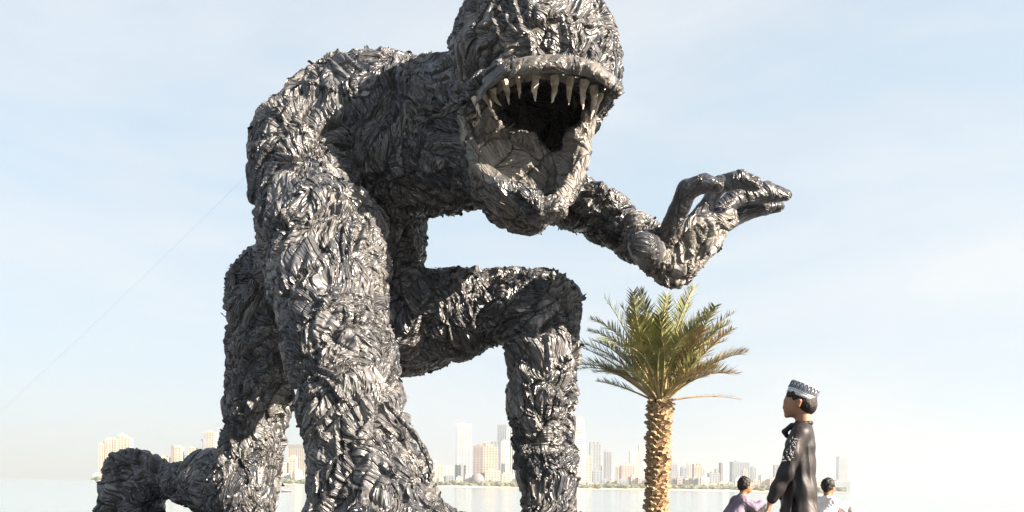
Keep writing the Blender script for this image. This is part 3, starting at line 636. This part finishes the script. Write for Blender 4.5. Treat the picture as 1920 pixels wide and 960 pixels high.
# dark domed hall by the water
D = DS+25; root = empty('domed_building', (X(895, D), D, GZ)); tag(root, 'dark round domed building at the waterfront left of the cream one', 'building')
b = MB(); pts = []; rr = []
for k in range(9): a = k/8*math.pi/2; pts.append((0, 0, 10+17*math.sin(a))); rr.append(max(.1, 15*math.cos(a)))
b.tube([(0, 0, -2), (0, 0, 4)]+pts, [11, 13]+rr, 20); b.obj('dome', M['b_dark'], root, smooth=True); b = MB(); b.box(-8, 8, -16, -13, -2, 4); b.obj('porch', M['b_brown'], root)
# cylindrical tank by the boat
root = empty('storage_tank', (X(552), DS+20, GZ)); tag(root, 'bright cream round tank-like building above the boat', 'building')
b = MB(); b.tube([(0, 0, -2), (0, 0, 22), (0, 0, 27), (0, 0, 30)], [10, 10, 8, 2], 20); b.obj('wall', M['b_cream'], root); b = MB(); b.tube([(0, 0, 10), (0, 0, 11.5)], [10.3, 10.3], 20); b.obj('ring_beam', M['b_beige'], root)
# small infill houses: share label and group
r = random.Random(4); k = 0; px = 174; seen = {}
SHORT = [((q[0]+q[1])/2, q[4]) for q in BL]
def near(pm):
    c, lab = min(SHORT, key=lambda q: abs(q[0]-pm)); side_ = 'in front of' if abs(c-pm) < 6 else ('just left of' if pm < c else 'just right of')
    lab = lab.split(' ')
    return side_+' the '+' '.join(lab[:11])
while px < 1560:
    wd = r.uniform(8, 17); sk = (600 < px < 800) or (436 < px < 512) or (px < 280 and px > 246)
    if not sk:
        base = 903+(px-180)/1260*20; hgt = r.uniform(10, 27) if px > 1090 else r.uniform(12, 30); cl = r.choice(['white', 'cream', 'beige', 'white', 'pink', 'grey', 'cream'])
        while (cl, near(px+wd/2), hgt < 18) in seen: cl = r.choice(['white', 'cream', 'beige', 'pink', 'grey', 'brown', 'blue'])
        seen[(cl, near(px+wd/2), hgt < 18)] = 1
        lab = ('squat ' if hgt < 18 else 'small ')+cl+' house '+near(px+wd/2); lab = ' '.join(lab.split(' ')[:16])
        while lab.split(' ')[-1] in ('the', 'of', 'a', 'and', 'an', 'with', 'from', 'at', 'in', 'to', 'left', 'right', 'by'): lab = ' '.join(lab.split(' ')[:-1])
        building(px, px+wd, base-hgt, cl, lab, D=DS+r.uniform(25, 55), name='low_rise_building', group='small low-rise buildings along the far waterfront', dep=10); k += 1
    px += wd+r.uniform(-2, 6)
used = set()
for k in range(34):
    px = 820+k*18.5+r.uniform(-5, 5)
    if 955 < px < 1080 or 1205 < px < 1252 or px > 1450: continue
    wd = r.uniform(7, 15); base = 903+(px-180)/1260*20; nr_ = near(px).replace('in front of', 'behind'); cl = r.choice(['grey', 'white', 'beige', 'blue', 'pink'])
    while (cl, nr_) in used: cl = r.choice(['grey', 'white', 'beige', 'blue', 'pink', 'cream', 'brown'])
    used.add((cl, nr_)); lab = ' '.join(('faint '+cl+' mid-rise '+nr_).split(' ')[:16])
    while lab.split(' ')[-1] in ('the', 'of', 'a', 'and', 'an', 'with', 'from', 'at', 'in', 'to', 'left', 'right', 'by'): lab = ' '.join(lab.split(' ')[:-1])
    building(px, px+wd, base-r.uniform(24, 48), cl, lab, D=r.uniform(1800, 2300), name='mid_rise_building', group='hazy mid-rise buildings behind the waterfront', top=r.choice([None, 'cren', 'crown']), style=r.choice(['bands', 'fins']))

# far tree belt
nC = 1500; tv = []; tf = []
ico = bpy.data.meshes.new('tmp'); import bmesh; bm = bmesh.new(); bmesh.ops.create_icosphere(bm, subdivisions=1, radius=1); iv = np.array([v.co[:] for v in bm.verts]); fi = np.array([[v.index for v in f.verts] for f in bm.faces]); bm.free()
nv = 0
for i in range(nC):
    px = rng.uniform(172, 1592); dens = 0.5+0.5*math.sin(px*0.05)+0.4*math.sin(px*.013+2)
    if rng.random() > 0.45+0.5*dens: continue
    hgt = rng.uniform(3, 9)*(1.0 if px > 800 else .9); x = X(px); y = DS+rng.uniform(0, 22); z0 = WZ+2.0+(y-DS)*.1
    for q in range(3):
        s_ = rng.uniform(1.6, 4.2); v = iv*np.array([s_*1.2, s_, s_*.85])*(1+rng.normal(0, .16, iv.shape))+np.array([x+rng.normal(0, 2.5), y+rng.normal(0, 2), z0+hgt*rng.uniform(.4, 1)])
        tv.append(v); tf.append(fi+nv); nv += len(iv)
tag(mesh_np('tree_belt', np.concatenate(tv), np.concatenate(tf), M['far_green']), 'hazy band of green trees along the far waterfront', 'trees', kind='stuff')
# ------------------------------------------------------------------ boat
bp = P(539, 921, 382); root = empty('small_boat', (bp.x, 382, WZ)); tag(root, 'small white fishing boat with dark hull on the water between the legs', 'boat')
vs = []; prof = [(-2.9, .75, .95), (-2.2, .95, .75), (-.5, 1.05, .6), (1.2, .95, .7), (2.4, .5, .95), (3.0, .05, 1.25)]
for x, wd, top in prof: vs += [(x, -wd, top), (x, -wd*.6, -.3), (x, wd*.6, -.3), (x, wd, top)]
fs = [(k*4+j, k*4+4+j, k*4+5+j, k*4+1+j) for k in range(5) for j in range(3)]+[(0, 1, 2, 3), (k*4+3, 0, 4, 7)[:0] or (20, 23, 22, 21)]
b = MB(); b.add(vs, fs); b.obj('hull', M['b_dark'], root); b = MB(); b.box(-1.6, .6, -.6, .6, .6, 2.0); b.obj('cabin', M['b_white'], root)
b = MB(); b.box(-1.9, .9, -.8, .8, 2.0, 2.12); b.obj('cabin_roof', M['b_orange'], root); b = MB(); b.tube([(1.9, 0, .5), (1.9, 0, 3.2)], [.08, .05], 6); b.obj('mast', M['b_brown'], root)
b = MB(); b.box(-2.9, 2.3, -.98, .98, .72, .80); b.obj('gunwale', M['b_white'], root)
# ------------------------------------------------------------------ palm
def leafmat(name, c1, c2):
    m = mat(name, c1, 0.5, col2=c2, nscale=3.0, spec=0.4); return m
M['frond'] = leafmat('palm_leaf_green', (0.10, 0.13, 0.04), (0.27, 0.25, 0.10)); M['frond_dry'] = leafmat('palm_leaf_dry', (0.34, 0.24, 0.11), (0.26, 0.20, 0.09)); M['frond_young'] = leafmat('palm_leaf_young', (0.26, 0.36, 0.06), (0.20, 0.30, 0.06))
M['stem'] = mat('palm_stalk', (0.42, 0.33, 0.16), 0.6, col2=(0.30, 0.26, 0.12), nscale=4)
M['boot'] = mat('palm_leaf_base', (0.36, 0.26, 0.15), 0.8, col2=(0.17, 0.115, 0.065), nscale=7, bump=.5, bscale=40)
M['bark'] = mat('palm_bark', (0.14, 0.09, 0.05), 0.9, bump=.6, bscale=20)
PY_ = 12.6; pt = P(1238, 752, PY_); pb = P(1229, 985, PY_); TB = Vector((pb.x, PY_, 0)); HT = pt.z; TX = pt.x-pb.x
palm = empty('palm_tree', TB); tag(palm, 'short date palm with stubby golden trunk under the sculpture\'s reaching hand', 'tree')
b = MB(); b.tube([(TX*t, 0, HT*t-.02) for t in (0, .2, .5, .8, 1.02)], [.175, .15, .142, .152, .12], 16); b.obj('trunk', M['bark'], palm, smooth=True)
b = MB()   # one leaf base stub: wedge pointing up and out
b.add([(-.045, 0, -.05), (.045, 0, -.05), (.052, .028, .01), (-.052, .028, .01), (-.030, .062, .055), (.030, .062, .055), (-.024, .045, .07), (.024, .045, .07), (-.035, -.02, .05), (.035, -.02, .05)],
      [(0, 1, 2, 3), (3, 2, 5, 4), (4, 5, 7, 6), (6, 7, 9, 8), (1, 9, 7, 5, 2), (0, 3, 4, 6, 8)])
bme = b.mesh('leaf_base', M['boot'])
NBT = 298
for i in range(NBT):
    t = 0.12+0.88*i/NBT; a = i*2.39996+0.1; rr_ = .144+.03*max(0, t-.75)
    o = bpy.data.objects.new('leaf_base', bme); COL.objects.link(o); o.parent = palm
    o.location = (TX*t+math.sin(a)*rr_, math.cos(a)*rr_, HT*t); o.rotation_euler = (random.uniform(-.5, .2), random.uniform(-.35, .35), -a+random.uniform(-.12, .12)); s_ = random.uniform(.7, 1.25); o.scale = (s_*1.02, s_*random.uniform(.9, 1.4), s_)
def frond(az, el0, length, droop, mt, dens=46, lw=.018, ll=.30, curl=0.0, seed=0):
    """rachis + leaflets; returns (rachis MB, leaflets MB) in palm-local space"""
    r = random.Random(seed); base = Vector((TX, 0, HT)); rs = MB(); lf = MB(); pts = []; p = base+Vector((math.cos(az), math.sin(az), 0))*.09; el = el0; n = 22; st_ = length/n; tans = []
    azz = az
    for k in range(n+1):
        pts.append(p.copy()); d = Vector((math.cos(azz)*math.cos(el), math.sin(azz)*math.cos(el), math.sin(el))); tans.append(d); p = p+d*st_; el -= droop/n*(0.5+1.2*k/n); azz += curl/n
    rs.tube(pts, [.022*(1-.85*k/n) for k in range(n+1)], 5)
    for k in range(dens):
        t = .36+.64*k/dens; x = t*n; i = min(int(x), n-1); q = pts[i].lerp(pts[i+1], x-i); T = tans[i]; side = T.cross(Vector((0, 0, 1))).normalized(); up = side.cross(T).normalized()
        L0 = ll*math.sin(math.pi*(0.12+.80*(t-.36)/.64))**.7*r.uniform(.8, 1.1)
        for sg in (-1, 1):
            d = (T*r.uniform(.7, 1.0)+side*sg*r.uniform(.5, .9)+up*r.uniform(-.1, .75)).normalized(); wv = d.cross(up).normalized()*lw*r.uniform(.7, 1.1)
            m1 = q+d*L0*.45; e = q+d*L0+Vector((0, 0, -L0*.12*r.random())); th = up*.0015
            lf.add([q-wv*.4, q+wv*.4, m1+wv*.55, m1-wv*.55, e], [(0, 1, 2, 3), (3, 2, 4)])
    return rs, lf
def add_frond(name, args, mt, stem):
    rs, lf = frond(*args[:4], mt, **args[4]); o = rs.obj(name, stem, palm, smooth=True); l = lf.obj('leaflets', mt, o); return o
sd_ = 0
for ring, (n_, el, ln, dr) in enumerate([(8, 85, 1.76, .22), (12, 76, 1.86, .36), (15, 66, 1.84, .5), (17, 56, 1.74, .62), (15, 46, 1.54, .62), (8, 37, 1.25, .55)]):
    for k in range(n_):
        sd_ += 1; rr2 = random.Random(sd_*13); az = 2*math.pi*(k+.5*(ring % 2))/n_+rr2.uniform(-.38, .38)+ring*.4
        dry = ring >= 3 and math.cos(az) > .1 and rr2.random() < .45
        mt = M['frond_dry'] if dry else M['frond']
        add_frond('frond', (az, math.radians(el+rr2.uniform(-11, 10)), ln*rr2.uniform(.74, 1.08), dr*rr2.uniform(.3, 1.7), dict(dens=46, seed=sd_, curl=rr2.uniform(-.7, .7), ll=rr2.uniform(.24, .36))), mt, M['stem'])
for az, el, ln in ((2.0, 86, 1.55), (0.6, 64, 1.35)):
    o = add_frond('frond', (az, math.radians(el), ln, .15, dict(dens=40, seed=99, ll=.16)), M['frond_young'], M['frond_young']); o['label'] = 'bright young yellow-green frond at the heart of the crown'
o = add_frond('frond', (0.05, math.radians(12), 1.32, .42, dict(dens=22, seed=5, ll=.14, lw=.012)), M['frond_dry'], M['boot']); o['label'] = 'dead brown frond sticking out low to the right'
print('palm', time.time()-T0)
# ------------------------------------------------------------------ people
M['skin'] = mat('boy_skin', (0.27, 0.135, 0.08), 0.5, col2=(0.24, 0.115, 0.068), nscale=12); M['hair'] = mat('black_hair', (0.012, 0.010, 0.009), 0.5, spec=.3, bump=.7, bscale=160, bdist=.006)
M['kurta'] = mat('black_kurta', (0.010, 0.0095, 0.011), 0.55, spec=.35, col2=(0.018, 0.015, 0.015), nscale=6, bump=.25, bscale=60, bdist=.004); M['trouser'] = mat('black_trousers', (0.02, 0.02, 0.022), .7)
M['capw'] = mat('cap_cloth', (0.62, 0.62, 0.60), 0.8, col2=(0.5, 0.52, 0.54), nscale=30, bump=.3, bscale=120, bdist=.003); M['thread'] = mat('silver_thread', (0.26, 0.27, 0.30), .5); M['capg'] = mat('cap_pattern', (0.10, 0.12, 0.16), .8)
M['purple'] = mat('purple_shirt', (0.11, 0.09, 0.14), .8, col2=(0.17, 0.135, 0.18), nscale=6); M['wshirt'] = mat('white_shirt', (0.72, 0.68, 0.64), .8, col2=(0.62, .5, .5), nscale=4)
M['skin2'] = mat('skin_tan', (0.30, 0.14, 0.07), .5); M['eye'] = mat('eye_white', (.7, .68, .65), .3); M['shoe'] = mat('dark_shoe', (.03, .028, .026), .6)
def frame(ox, oy, ang):
    Fd = Vector((math.cos(ang), math.sin(ang), 0)); Lf = Vector((-Fd.y, Fd.x, 0))
    return lambda u, v, w: Vector((ox, oy, 0))+Fd*u+Lf*v+Vector((0, 0, w))
def sdf_obj(sd, h, name, mt, parent, folds=0, fs=(9, 9, 9), seed=0, kind=0):
    v, q = sd.mesh(h); v = relax(v, q, 1)
    if folds:
        n = normals(v, q); p = v*np.array(fs, np.float32); wv = vec_noise(p*.5, 7+seed)*.6; d = vnoise(p+wv, seed+1); d2 = 1-np.abs(vnoise(p*1.7+wv, seed+3))*2
        if kind:   # hanging drapes: sharp vertical ridges, calmer at the shoulders, plus fine creases
            fade = np.clip((1.2-v[:, 2])*3, .25, 1); d3 = 1-np.abs(vnoise(v*np.array([24, 24, 9], np.float32)+wv*2, seed+9))*2.4; v = v+n*(((1-np.abs(d)*3)*.5*fade+d3*.07)*folds)[:, None]
        else: v = v+n*((d*.6+d2*.5)*folds)[:, None]
    return mesh_np(name, v, q, mt, parent, smooth=True)
# standing boy: faces left and a little away from the camera
BY = 5.07; g = frame(P(1496, 918, BY).x, BY, math.radians(180-22)); boy = empty('person', (P(1496, 918, BY).x, BY, 0)); tag(boy, 'boy in black kurta and patterned white cap standing and looking up at the sculpture', 'person')
def hand(sd, gw, wrist, dirv, curl, sgn=1, sc=1.0):
    """palm and five separate fingers; dirv: pointing direction in (u,v,w)"""
    W_ = np.array(wrist, float); d = np.array(dirv, float); d /= np.linalg.norm(d); c = np.array(curl, float); c -= d*(c@d); c /= np.linalg.norm(c); s_ = np.cross(d, c)*sgn
    G = lambda a: gw(*a)
    for k in (-1, 0, 1): sd.cone(G(W_+s_*.006*k), G(W_+d*.062*sc+s_*.018*k*sc), .012*sc, .011*sc, .012)
    for k, L_ in enumerate((.058, .066, .062, .048)):
        b0 = W_+d*.066*sc+s_*(.027-.018*k)*sc; b1 = b0+d*L_*.42*sc+c*.008*sc; b2 = b1+(d*.8+c*.6)*L_*.33*sc; b3 = b2+(d*.45+c*.9)*L_*.28*sc
        sd.chain([(G(b0), .0088*sc), (G(b1), .008*sc), (G(b2), .0072*sc), (G(b3), .0062*sc)], .002)
    t0 = W_+d*.015*sc+s_*.022*sc; t1 = t0+(d*.7+s_*.5+c*.3)*.032*sc; t2 = t1+(d*.9+c*.4)*.026*sc
    sd.chain([(G(t0), .011*sc), (G(t1), .0095*sc), (G(t2), .0075*sc)], .006)
b = Sdf()   # body: head, neck, hands, feet
hc = (0.012, 0, 1.365)
b.ell(g(0.0, 0, 1.362), (.090, .077, .088), rot=yaw(math.radians(-22)), k=.03); b.ell(g(.042, 0, 1.318), (.058, .056, .075), rot=yaw(math.radians(-22)), k=.03)
b.cone(g(.084, 0, 1.328), g(.095, 0, 1.310), .009, .010, .014); b.cone(g(.088, .010, 1.285), g(.088, -.010, 1.285), .010, .010, .01); b.cone(g(.078, .008, 1.256), g(.078, -.008, 1.256), .016, .016, .02)
b.cone(g(.08, .03, 1.352), g(.08, -.03, 1.352), .014, .014, .015)
for sg in (1, -1): b.cone(g(-.004, sg*.080, 1.345), g(.002, sg*.077, 1.312), .016, .010, .006); b.ell(g(.004, sg*.094, 1.333), (.008, .006, .014), k=.004, cut=True)
b.cone(g(-.022, 0, 1.30), g(-.03, 0, 1.15), .048, .052, .03)
b.chain([(g(-.03, 0, 1.15), .052), (g(-.01, 0, .95), .06), (g(-.01, 0, .66), .06)], .03)   # hidden under the clothes, keeps the body one surface
for sg, e_, w_ in ((1, (.07, .195, .86), (.155, .185, .72)), (-1, (.05, -.195, .86), (.09, -.19, .74))): b.chain([(g(-.02, 0, 1.12), .04), (g(-.005, sg*.145, 1.11), .034), (g(*e_), .028), (g(*w_), .021)], .02)
for sg in (1, -1): b.chain([(g(-.01, 0, .68), .06), (g(-.01, sg*.07, .6), .05), (g(0, sg*.072, .42), .04), (g(-.03, sg*.07, .1), .034)], .02)
hand(b, g, (.168, .185, .655), (.25, .0, -1), (1, -.2, 0), 1, .95); hand(b, g, (.10, -.19, .66), (.1, 0, -1), (1, .2, 0), -1, .95)
b.cone(g(.168, .185, .66), g(.155, .185, .72), .019, .021, .01); b.cone(g(.10, -.19, .67), g(.09, -.19, .74), .019, .021, .01)
for sg in (1, -1): b.chain([(g(-.03, sg*.07, .12), .035), (g(-.03, sg*.07, .06), .035), (g(.09, sg*.08, .028), .028), (g(.14, sg*.085, .024), .022)], .02)
sdf_obj(b, .0045, 'body', M['skin'], boy)
for sg in (1, -1):
    e_ = Sdf(); e_.ell(g(.080, sg*.028, 1.335), (.011, .011, .010)); sdf_obj(e_, .004, 'eye', M['eye'], boy)
for sg in (1, -1):
    e_ = MB(); e_.tube([g(.083, sg*.014, 1.352), g(.084, sg*.026, 1.358), g(.074, sg*.042, 1.352)], [.003, .004, .002], 5); o = e_.obj('eyebrow', M['hair'], boy); o.matrix_parent_inverse = Matrix.Translation(-Vector(boy.location))
h_ = Sdf(); h_.ell(g(-.020, 0, 1.362), (.088, .083, .086), rot=yaw(math.radians(-22)), k=.02); h_.ell(g(-.055, 0, 1.315), (.055, .070, .058), rot=yaw(math.radians(-22)), k=.03)
h_.chain([(g(.035, .074, 1.395), .018), (g(.028, .080, 1.355), .010)], .01); h_.chain([(g(.035, -.074, 1.395), .018), (g(.028, -.080, 1.355), .010)], .01); h_.cone(g(.05, .035, 1.395), g(.05, -.035, 1.395), .032, .032, .02)
h_.ell(g(.012, .095, 1.335), (.028, .03, .030), k=.008, cut=True); h_.ell(g(.012, -.095, 1.335), (.028, .03, .030), k=.008, cut=True)
sdf_obj(h_, .0045, 'hair', M['hair'], boy, folds=.003, fs=(40, 40, 20))
# cap: short drum tilted back, band, dome top, dark arches
cc = Vector(g(-.014, 0, 1.398)); ct = (Vector(g(-.018-.45, 0, 1.400+1.0))-cc).normalized()
capr = MB(); pts = [cc+ct*(z) for z in (-.024, -.020, .0, .03, .066, .072, .076)]; capr.tube(pts, [.090, .096, .097, .097, .095, .090, .02], 40); cap_o = capr.obj('cap', M['capw'], boy, smooth=False)
cap_o.matrix_parent_inverse = Matrix.Translation(-Vector(boy.location))
A0 = (Vector(g(1, 0, 0))-Vector(g(0, 0, 0))); A0 = (A0-ct*A0.dot(ct)).normalized(); A1 = ct.cross(A0)
pb_ = MB(); rim = MB()
for k in range(22):
    a = k*2*math.pi/22
    def cp(da, z, r_=.0975): return cc+ct*z+(A0*math.cos(a+da)+A1*math.sin(a+da))*r_
    arc = [(-.11, .014), (-.11, .042), (-.06, .056), (0, .061), (.06, .056), (.11, .042), (.11, .014)]
    for (a0, z0), (a1, z1) in zip(arc[:-1], arc[1:]): pb_.tube([cp(a0, z0), cp(a1, z1)], [.0034, .0034], 4)
    pb_.tube([cp(0, .014), cp(0, .036)], [.0060, .0035], 4)
for z in (-.012, .004):
    rim.tube([cc+ct*z+(A0*math.cos(k*math.pi/16)+A1*math.sin(k*math.pi/16))*.0972 for k in range(33)], [.0022]*33, 4)
for mb_, nm_, mt_ in ((pb_, 'cap_pattern', M['capg']), (rim, 'cap_stitching', M['thread'])):
    o = tag(mb_.obj(nm_, mt_, cap_o), kind='stuff')
# kurta
k_ = Sdf()
for sg in (1, -1):
    k_.chain([(g(-.02, sg*.075, 1.135), .058), (g(-.012, sg*.068, 1.05), .080), (g(-.008, sg*.062, .92), .084), (g(-.012, sg*.068, .75), .092), (g(-.012, sg*.08, .55), .112), (g(-.012, sg*.085, .42), .12)], .06)
k_.cone(g(-.025, .13, 1.13), g(-.025, -.13, 1.13), .045, .045, .05)
k_.chain([(g(-.02, 0, 1.17), .062), (g(-.02, 0, 1.10), .075)], .04)
k_.chain([(g(-.005, .145, 1.115), .052), (g(.035, .185, .99), .049), (g(.070, .195, .86), .044), (g(.120, .19, .76), .037), (g(.155, .186, .69), .031)], .03)
k_.chain([(g(-.005, -.145, 1.115), .052), (g(.02, -.185, .99), .050), (g(.05, -.195, .86), .046), (g(.08, -.19, .76), .042), (g(.095, -.19, .70), .036)], .03)
k_.ell(g(.02, .20, .52), (.016, .12, .20), rot=yaw(math.radians(-22)), k=.02, cut=True)
sdf_obj(k_, .0065, 'kurta', M['kurta'], boy, folds=.014, fs=(12, 12, 1.5), seed=3, kind=1)
c_ = Sdf(); prev = None
for k in range(13):
    a = -2.75+k*5.5/12; q = (g(-.02+.062*math.cos(a), .060*math.sin(a), 1.185+.018*(1-math.cos(a))*.5+.0), .014)
    if prev: c_.cone(prev[0], q[0], .014, .014, .01)
    prev = q
c_.chain([(g(.045, .035, 1.185), .018), (g(.090, .02, 1.145), .018), (g(.075, .01, 1.115), .015)], .01)
sdf_obj(c_, .005, 'collar', M['kurta'], boy)
t_ = Sdf()
for sg in (1, -1): t_.chain([(g(-.015, sg*.07, .62), .085), (g(0, sg*.075, .45), .07), (g(-.02, sg*.07, .12), .055)], .03)
sdf_obj(t_, .009, 'trousers', M['trouser'], boy, folds=.004)
# silver embroidery sprigs on the sleeve
e_ = MB()
for i in range(9):
    z = 1.075-.018*i; u0 = .02+.006*i; vv = .228+.002*i
    for q in range(5):
        a = random.uniform(0, 6.28); s0 = Vector(g(u0+random.uniform(-.024, .024), vv+.012, z+random.uniform(-.01, .01))); s1 = s0+Vector((math.cos(a)*.011, 0, math.sin(a)*.011)); s2 = s1+Vector((math.cos(a+1.2)*.008, 0, math.sin(a+1.2)*.008))
        e_.tube([s0, s1, s2], [.0014, .0020, .001], 4)
o = tag(e_.obj('sleeve_embroidery', M['thread'], boy), kind='stuff'); o.matrix_parent_inverse = Matrix.Translation(-Vector(boy.location))
# seated people
def seated(px, Y, ang, shirt, label, hairm, skin, lean=0.0, zoff=0.0, sx=1.0):
    ox = P(px, 918, Y).x; g2 = frame(ox, Y, ang); o = empty('person', (ox, Y, 0)); tag(o, label, 'person')
    b = Sdf(); hx_ = .10+lean
    b.ell(g2(hx_, 0, .80+zoff), (.088, .078, .105), k=.03); b.ell(g2(hx_+.045, 0, .755+zoff), (.05, .05, .07), k=.03); b.cone(g2(hx_+.088, 0, .78+zoff), g2(hx_+.105, 0, .762+zoff), .01, .014, .01); b.cone(g2(hx_+.08, .01, .725+zoff), g2(hx_+.08, -.01, .725+zoff), .015, .015, .02)
    b.cone(g2(hx_-.03, 0, .74+zoff), g2(.03, 0, .62+zoff), .048, .055, .03); b.chain([(g2(.03, 0, .62), .055), (g2(-.06, 0, .35), .06), (g2(-.06, 0, .14), .06)], .02)
    for sg in (1, -1):
        b.chain([(g2(0, 0, .55), .04), (g2(0, sg*.16, .56), .04), (g2(.12, sg*.20, .47), .034), (g2(.27, sg*.12, .53), .032)], .02); b.chain([(g2(-.06, 0, .14), .06), (g2(-.05, sg*.1, .13), .06), (g2(.16, sg*.12, .33), .05), (g2(.32, sg*.12, .43), .04), (g2(.44, sg*.12, .08), .034)], .02)
    for sg in (1, -1):
        b.cone(g2(hx_, sg*.080, .79+zoff), g2(hx_, sg*.078, .765+zoff), .013, .009, .006)
        b.chain([(g2(.27, sg*.12, .53), .034), (g2(.37, sg*.05, .50), .024)], .02); hand(b, g2, (.37, sg*.05, .50), (1, -.35*sg, -.35), (0, 0, -1), sg, 1.0)
        b.chain([(g2(.44, sg*.12, .10), .04), (g2(.47, sg*.12, .05), .035), (g2(.62, sg*.13, .03), .028)], .02)
    sdf_obj(b, .008, 'body', skin, o)
    h_ = Sdf(); h_.ell(g2(hx_-.022, 0, .83+zoff), (.095, .090, .110), k=.02); h_.ell(g2(hx_-.06, 0, .79+zoff), (.05, .07, .07), k=.02); h_.ell(g2(hx_+.09, 0, .775+zoff), (.065, .09, .075), k=.02, cut=True); sdf_obj(h_, .008, 'hair', hairm, o, folds=.014, fs=(22, 22, 22))
    s_ = Sdf()
    for sg in (1, -1):
        s_.chain([(g2(-.10, sg*.08, .12), .12), (g2(-.10, sg*.09, .33), .115), (g2(-.02, sg*.10, .53+zoff), .095)], .08)
        s_.chain([(g2(0.0, sg*.16, .56+zoff), .068), (g2(.12, sg*.20, .47), .056), (g2(.24, sg*.15, .53), .046), (g2(.29, sg*.11, .53), .04)], .04)
    s_.cone(g2(0, .12, .59+zoff), g2(0, -.12, .59+zoff), .055, .055, .05); s_.cone(g2(.02, 0, .62+zoff), g2(.0, 0, .55+zoff), .062, .09, .03)
    sdf_obj(s_, .011, 'shirt', shirt, o, folds=.012, fs=(11, 11, 9))
    t_ = Sdf()
    for sg in (1, -1): t_.chain([(g2(-.06, sg*.10, .12), .115), (g2(.16, sg*.12, .33), .085), (g2(.30, sg*.12, .46), .070), (g2(.36, sg*.12, .36), .062), (g2(.44, sg*.12, .09), .05)], .03)
    sdf_obj(t_, .011, 'trousers', M['trouser'], o, folds=.010, fs=(12, 12, 12)); return o
seated(1388, 11.2, 0.15, M['purple'], 'seated man in purple shirt hugging his dark-trousered knees beside the water', M['hair'], M['skin2'], lean=-.02)
seated(1549, 11.2, 0.55, M['wshirt'], 'seated person in white shirt partly hidden behind the standing boy', M['hair'], M['skin2'], lean=-.04)
print('people', time.time()-T0)
# ------------------------------------------------------------------ haze
hm = bpy.data.materials.new('haze_air'); hm.use_nodes = True; t = hm.node_tree; t.nodes.clear(); oo = t.nodes.new('ShaderNodeOutputMaterial'); pv = t.nodes.new('ShaderNodeVolumePrincipled')
pv.inputs['Color'].default_value = (0.46, 0.48, 0.495, 1); pv.inputs['Density'].default_value = 0.00024; pv.inputs['Anisotropy'].default_value = 0.2; t.links.new(pv.outputs[0], oo.inputs['Volume'])
b = MB(); b.box(-6500, 6500, -80, 7500, WZ-2.8, 185); tag(b.obj('haze', hm), kind='stuff')
print('done', time.time()-T0, 'tris', sum(len(o.data.polygons)*2 for o in bpy.data.objects if o.type == 'MESH'))
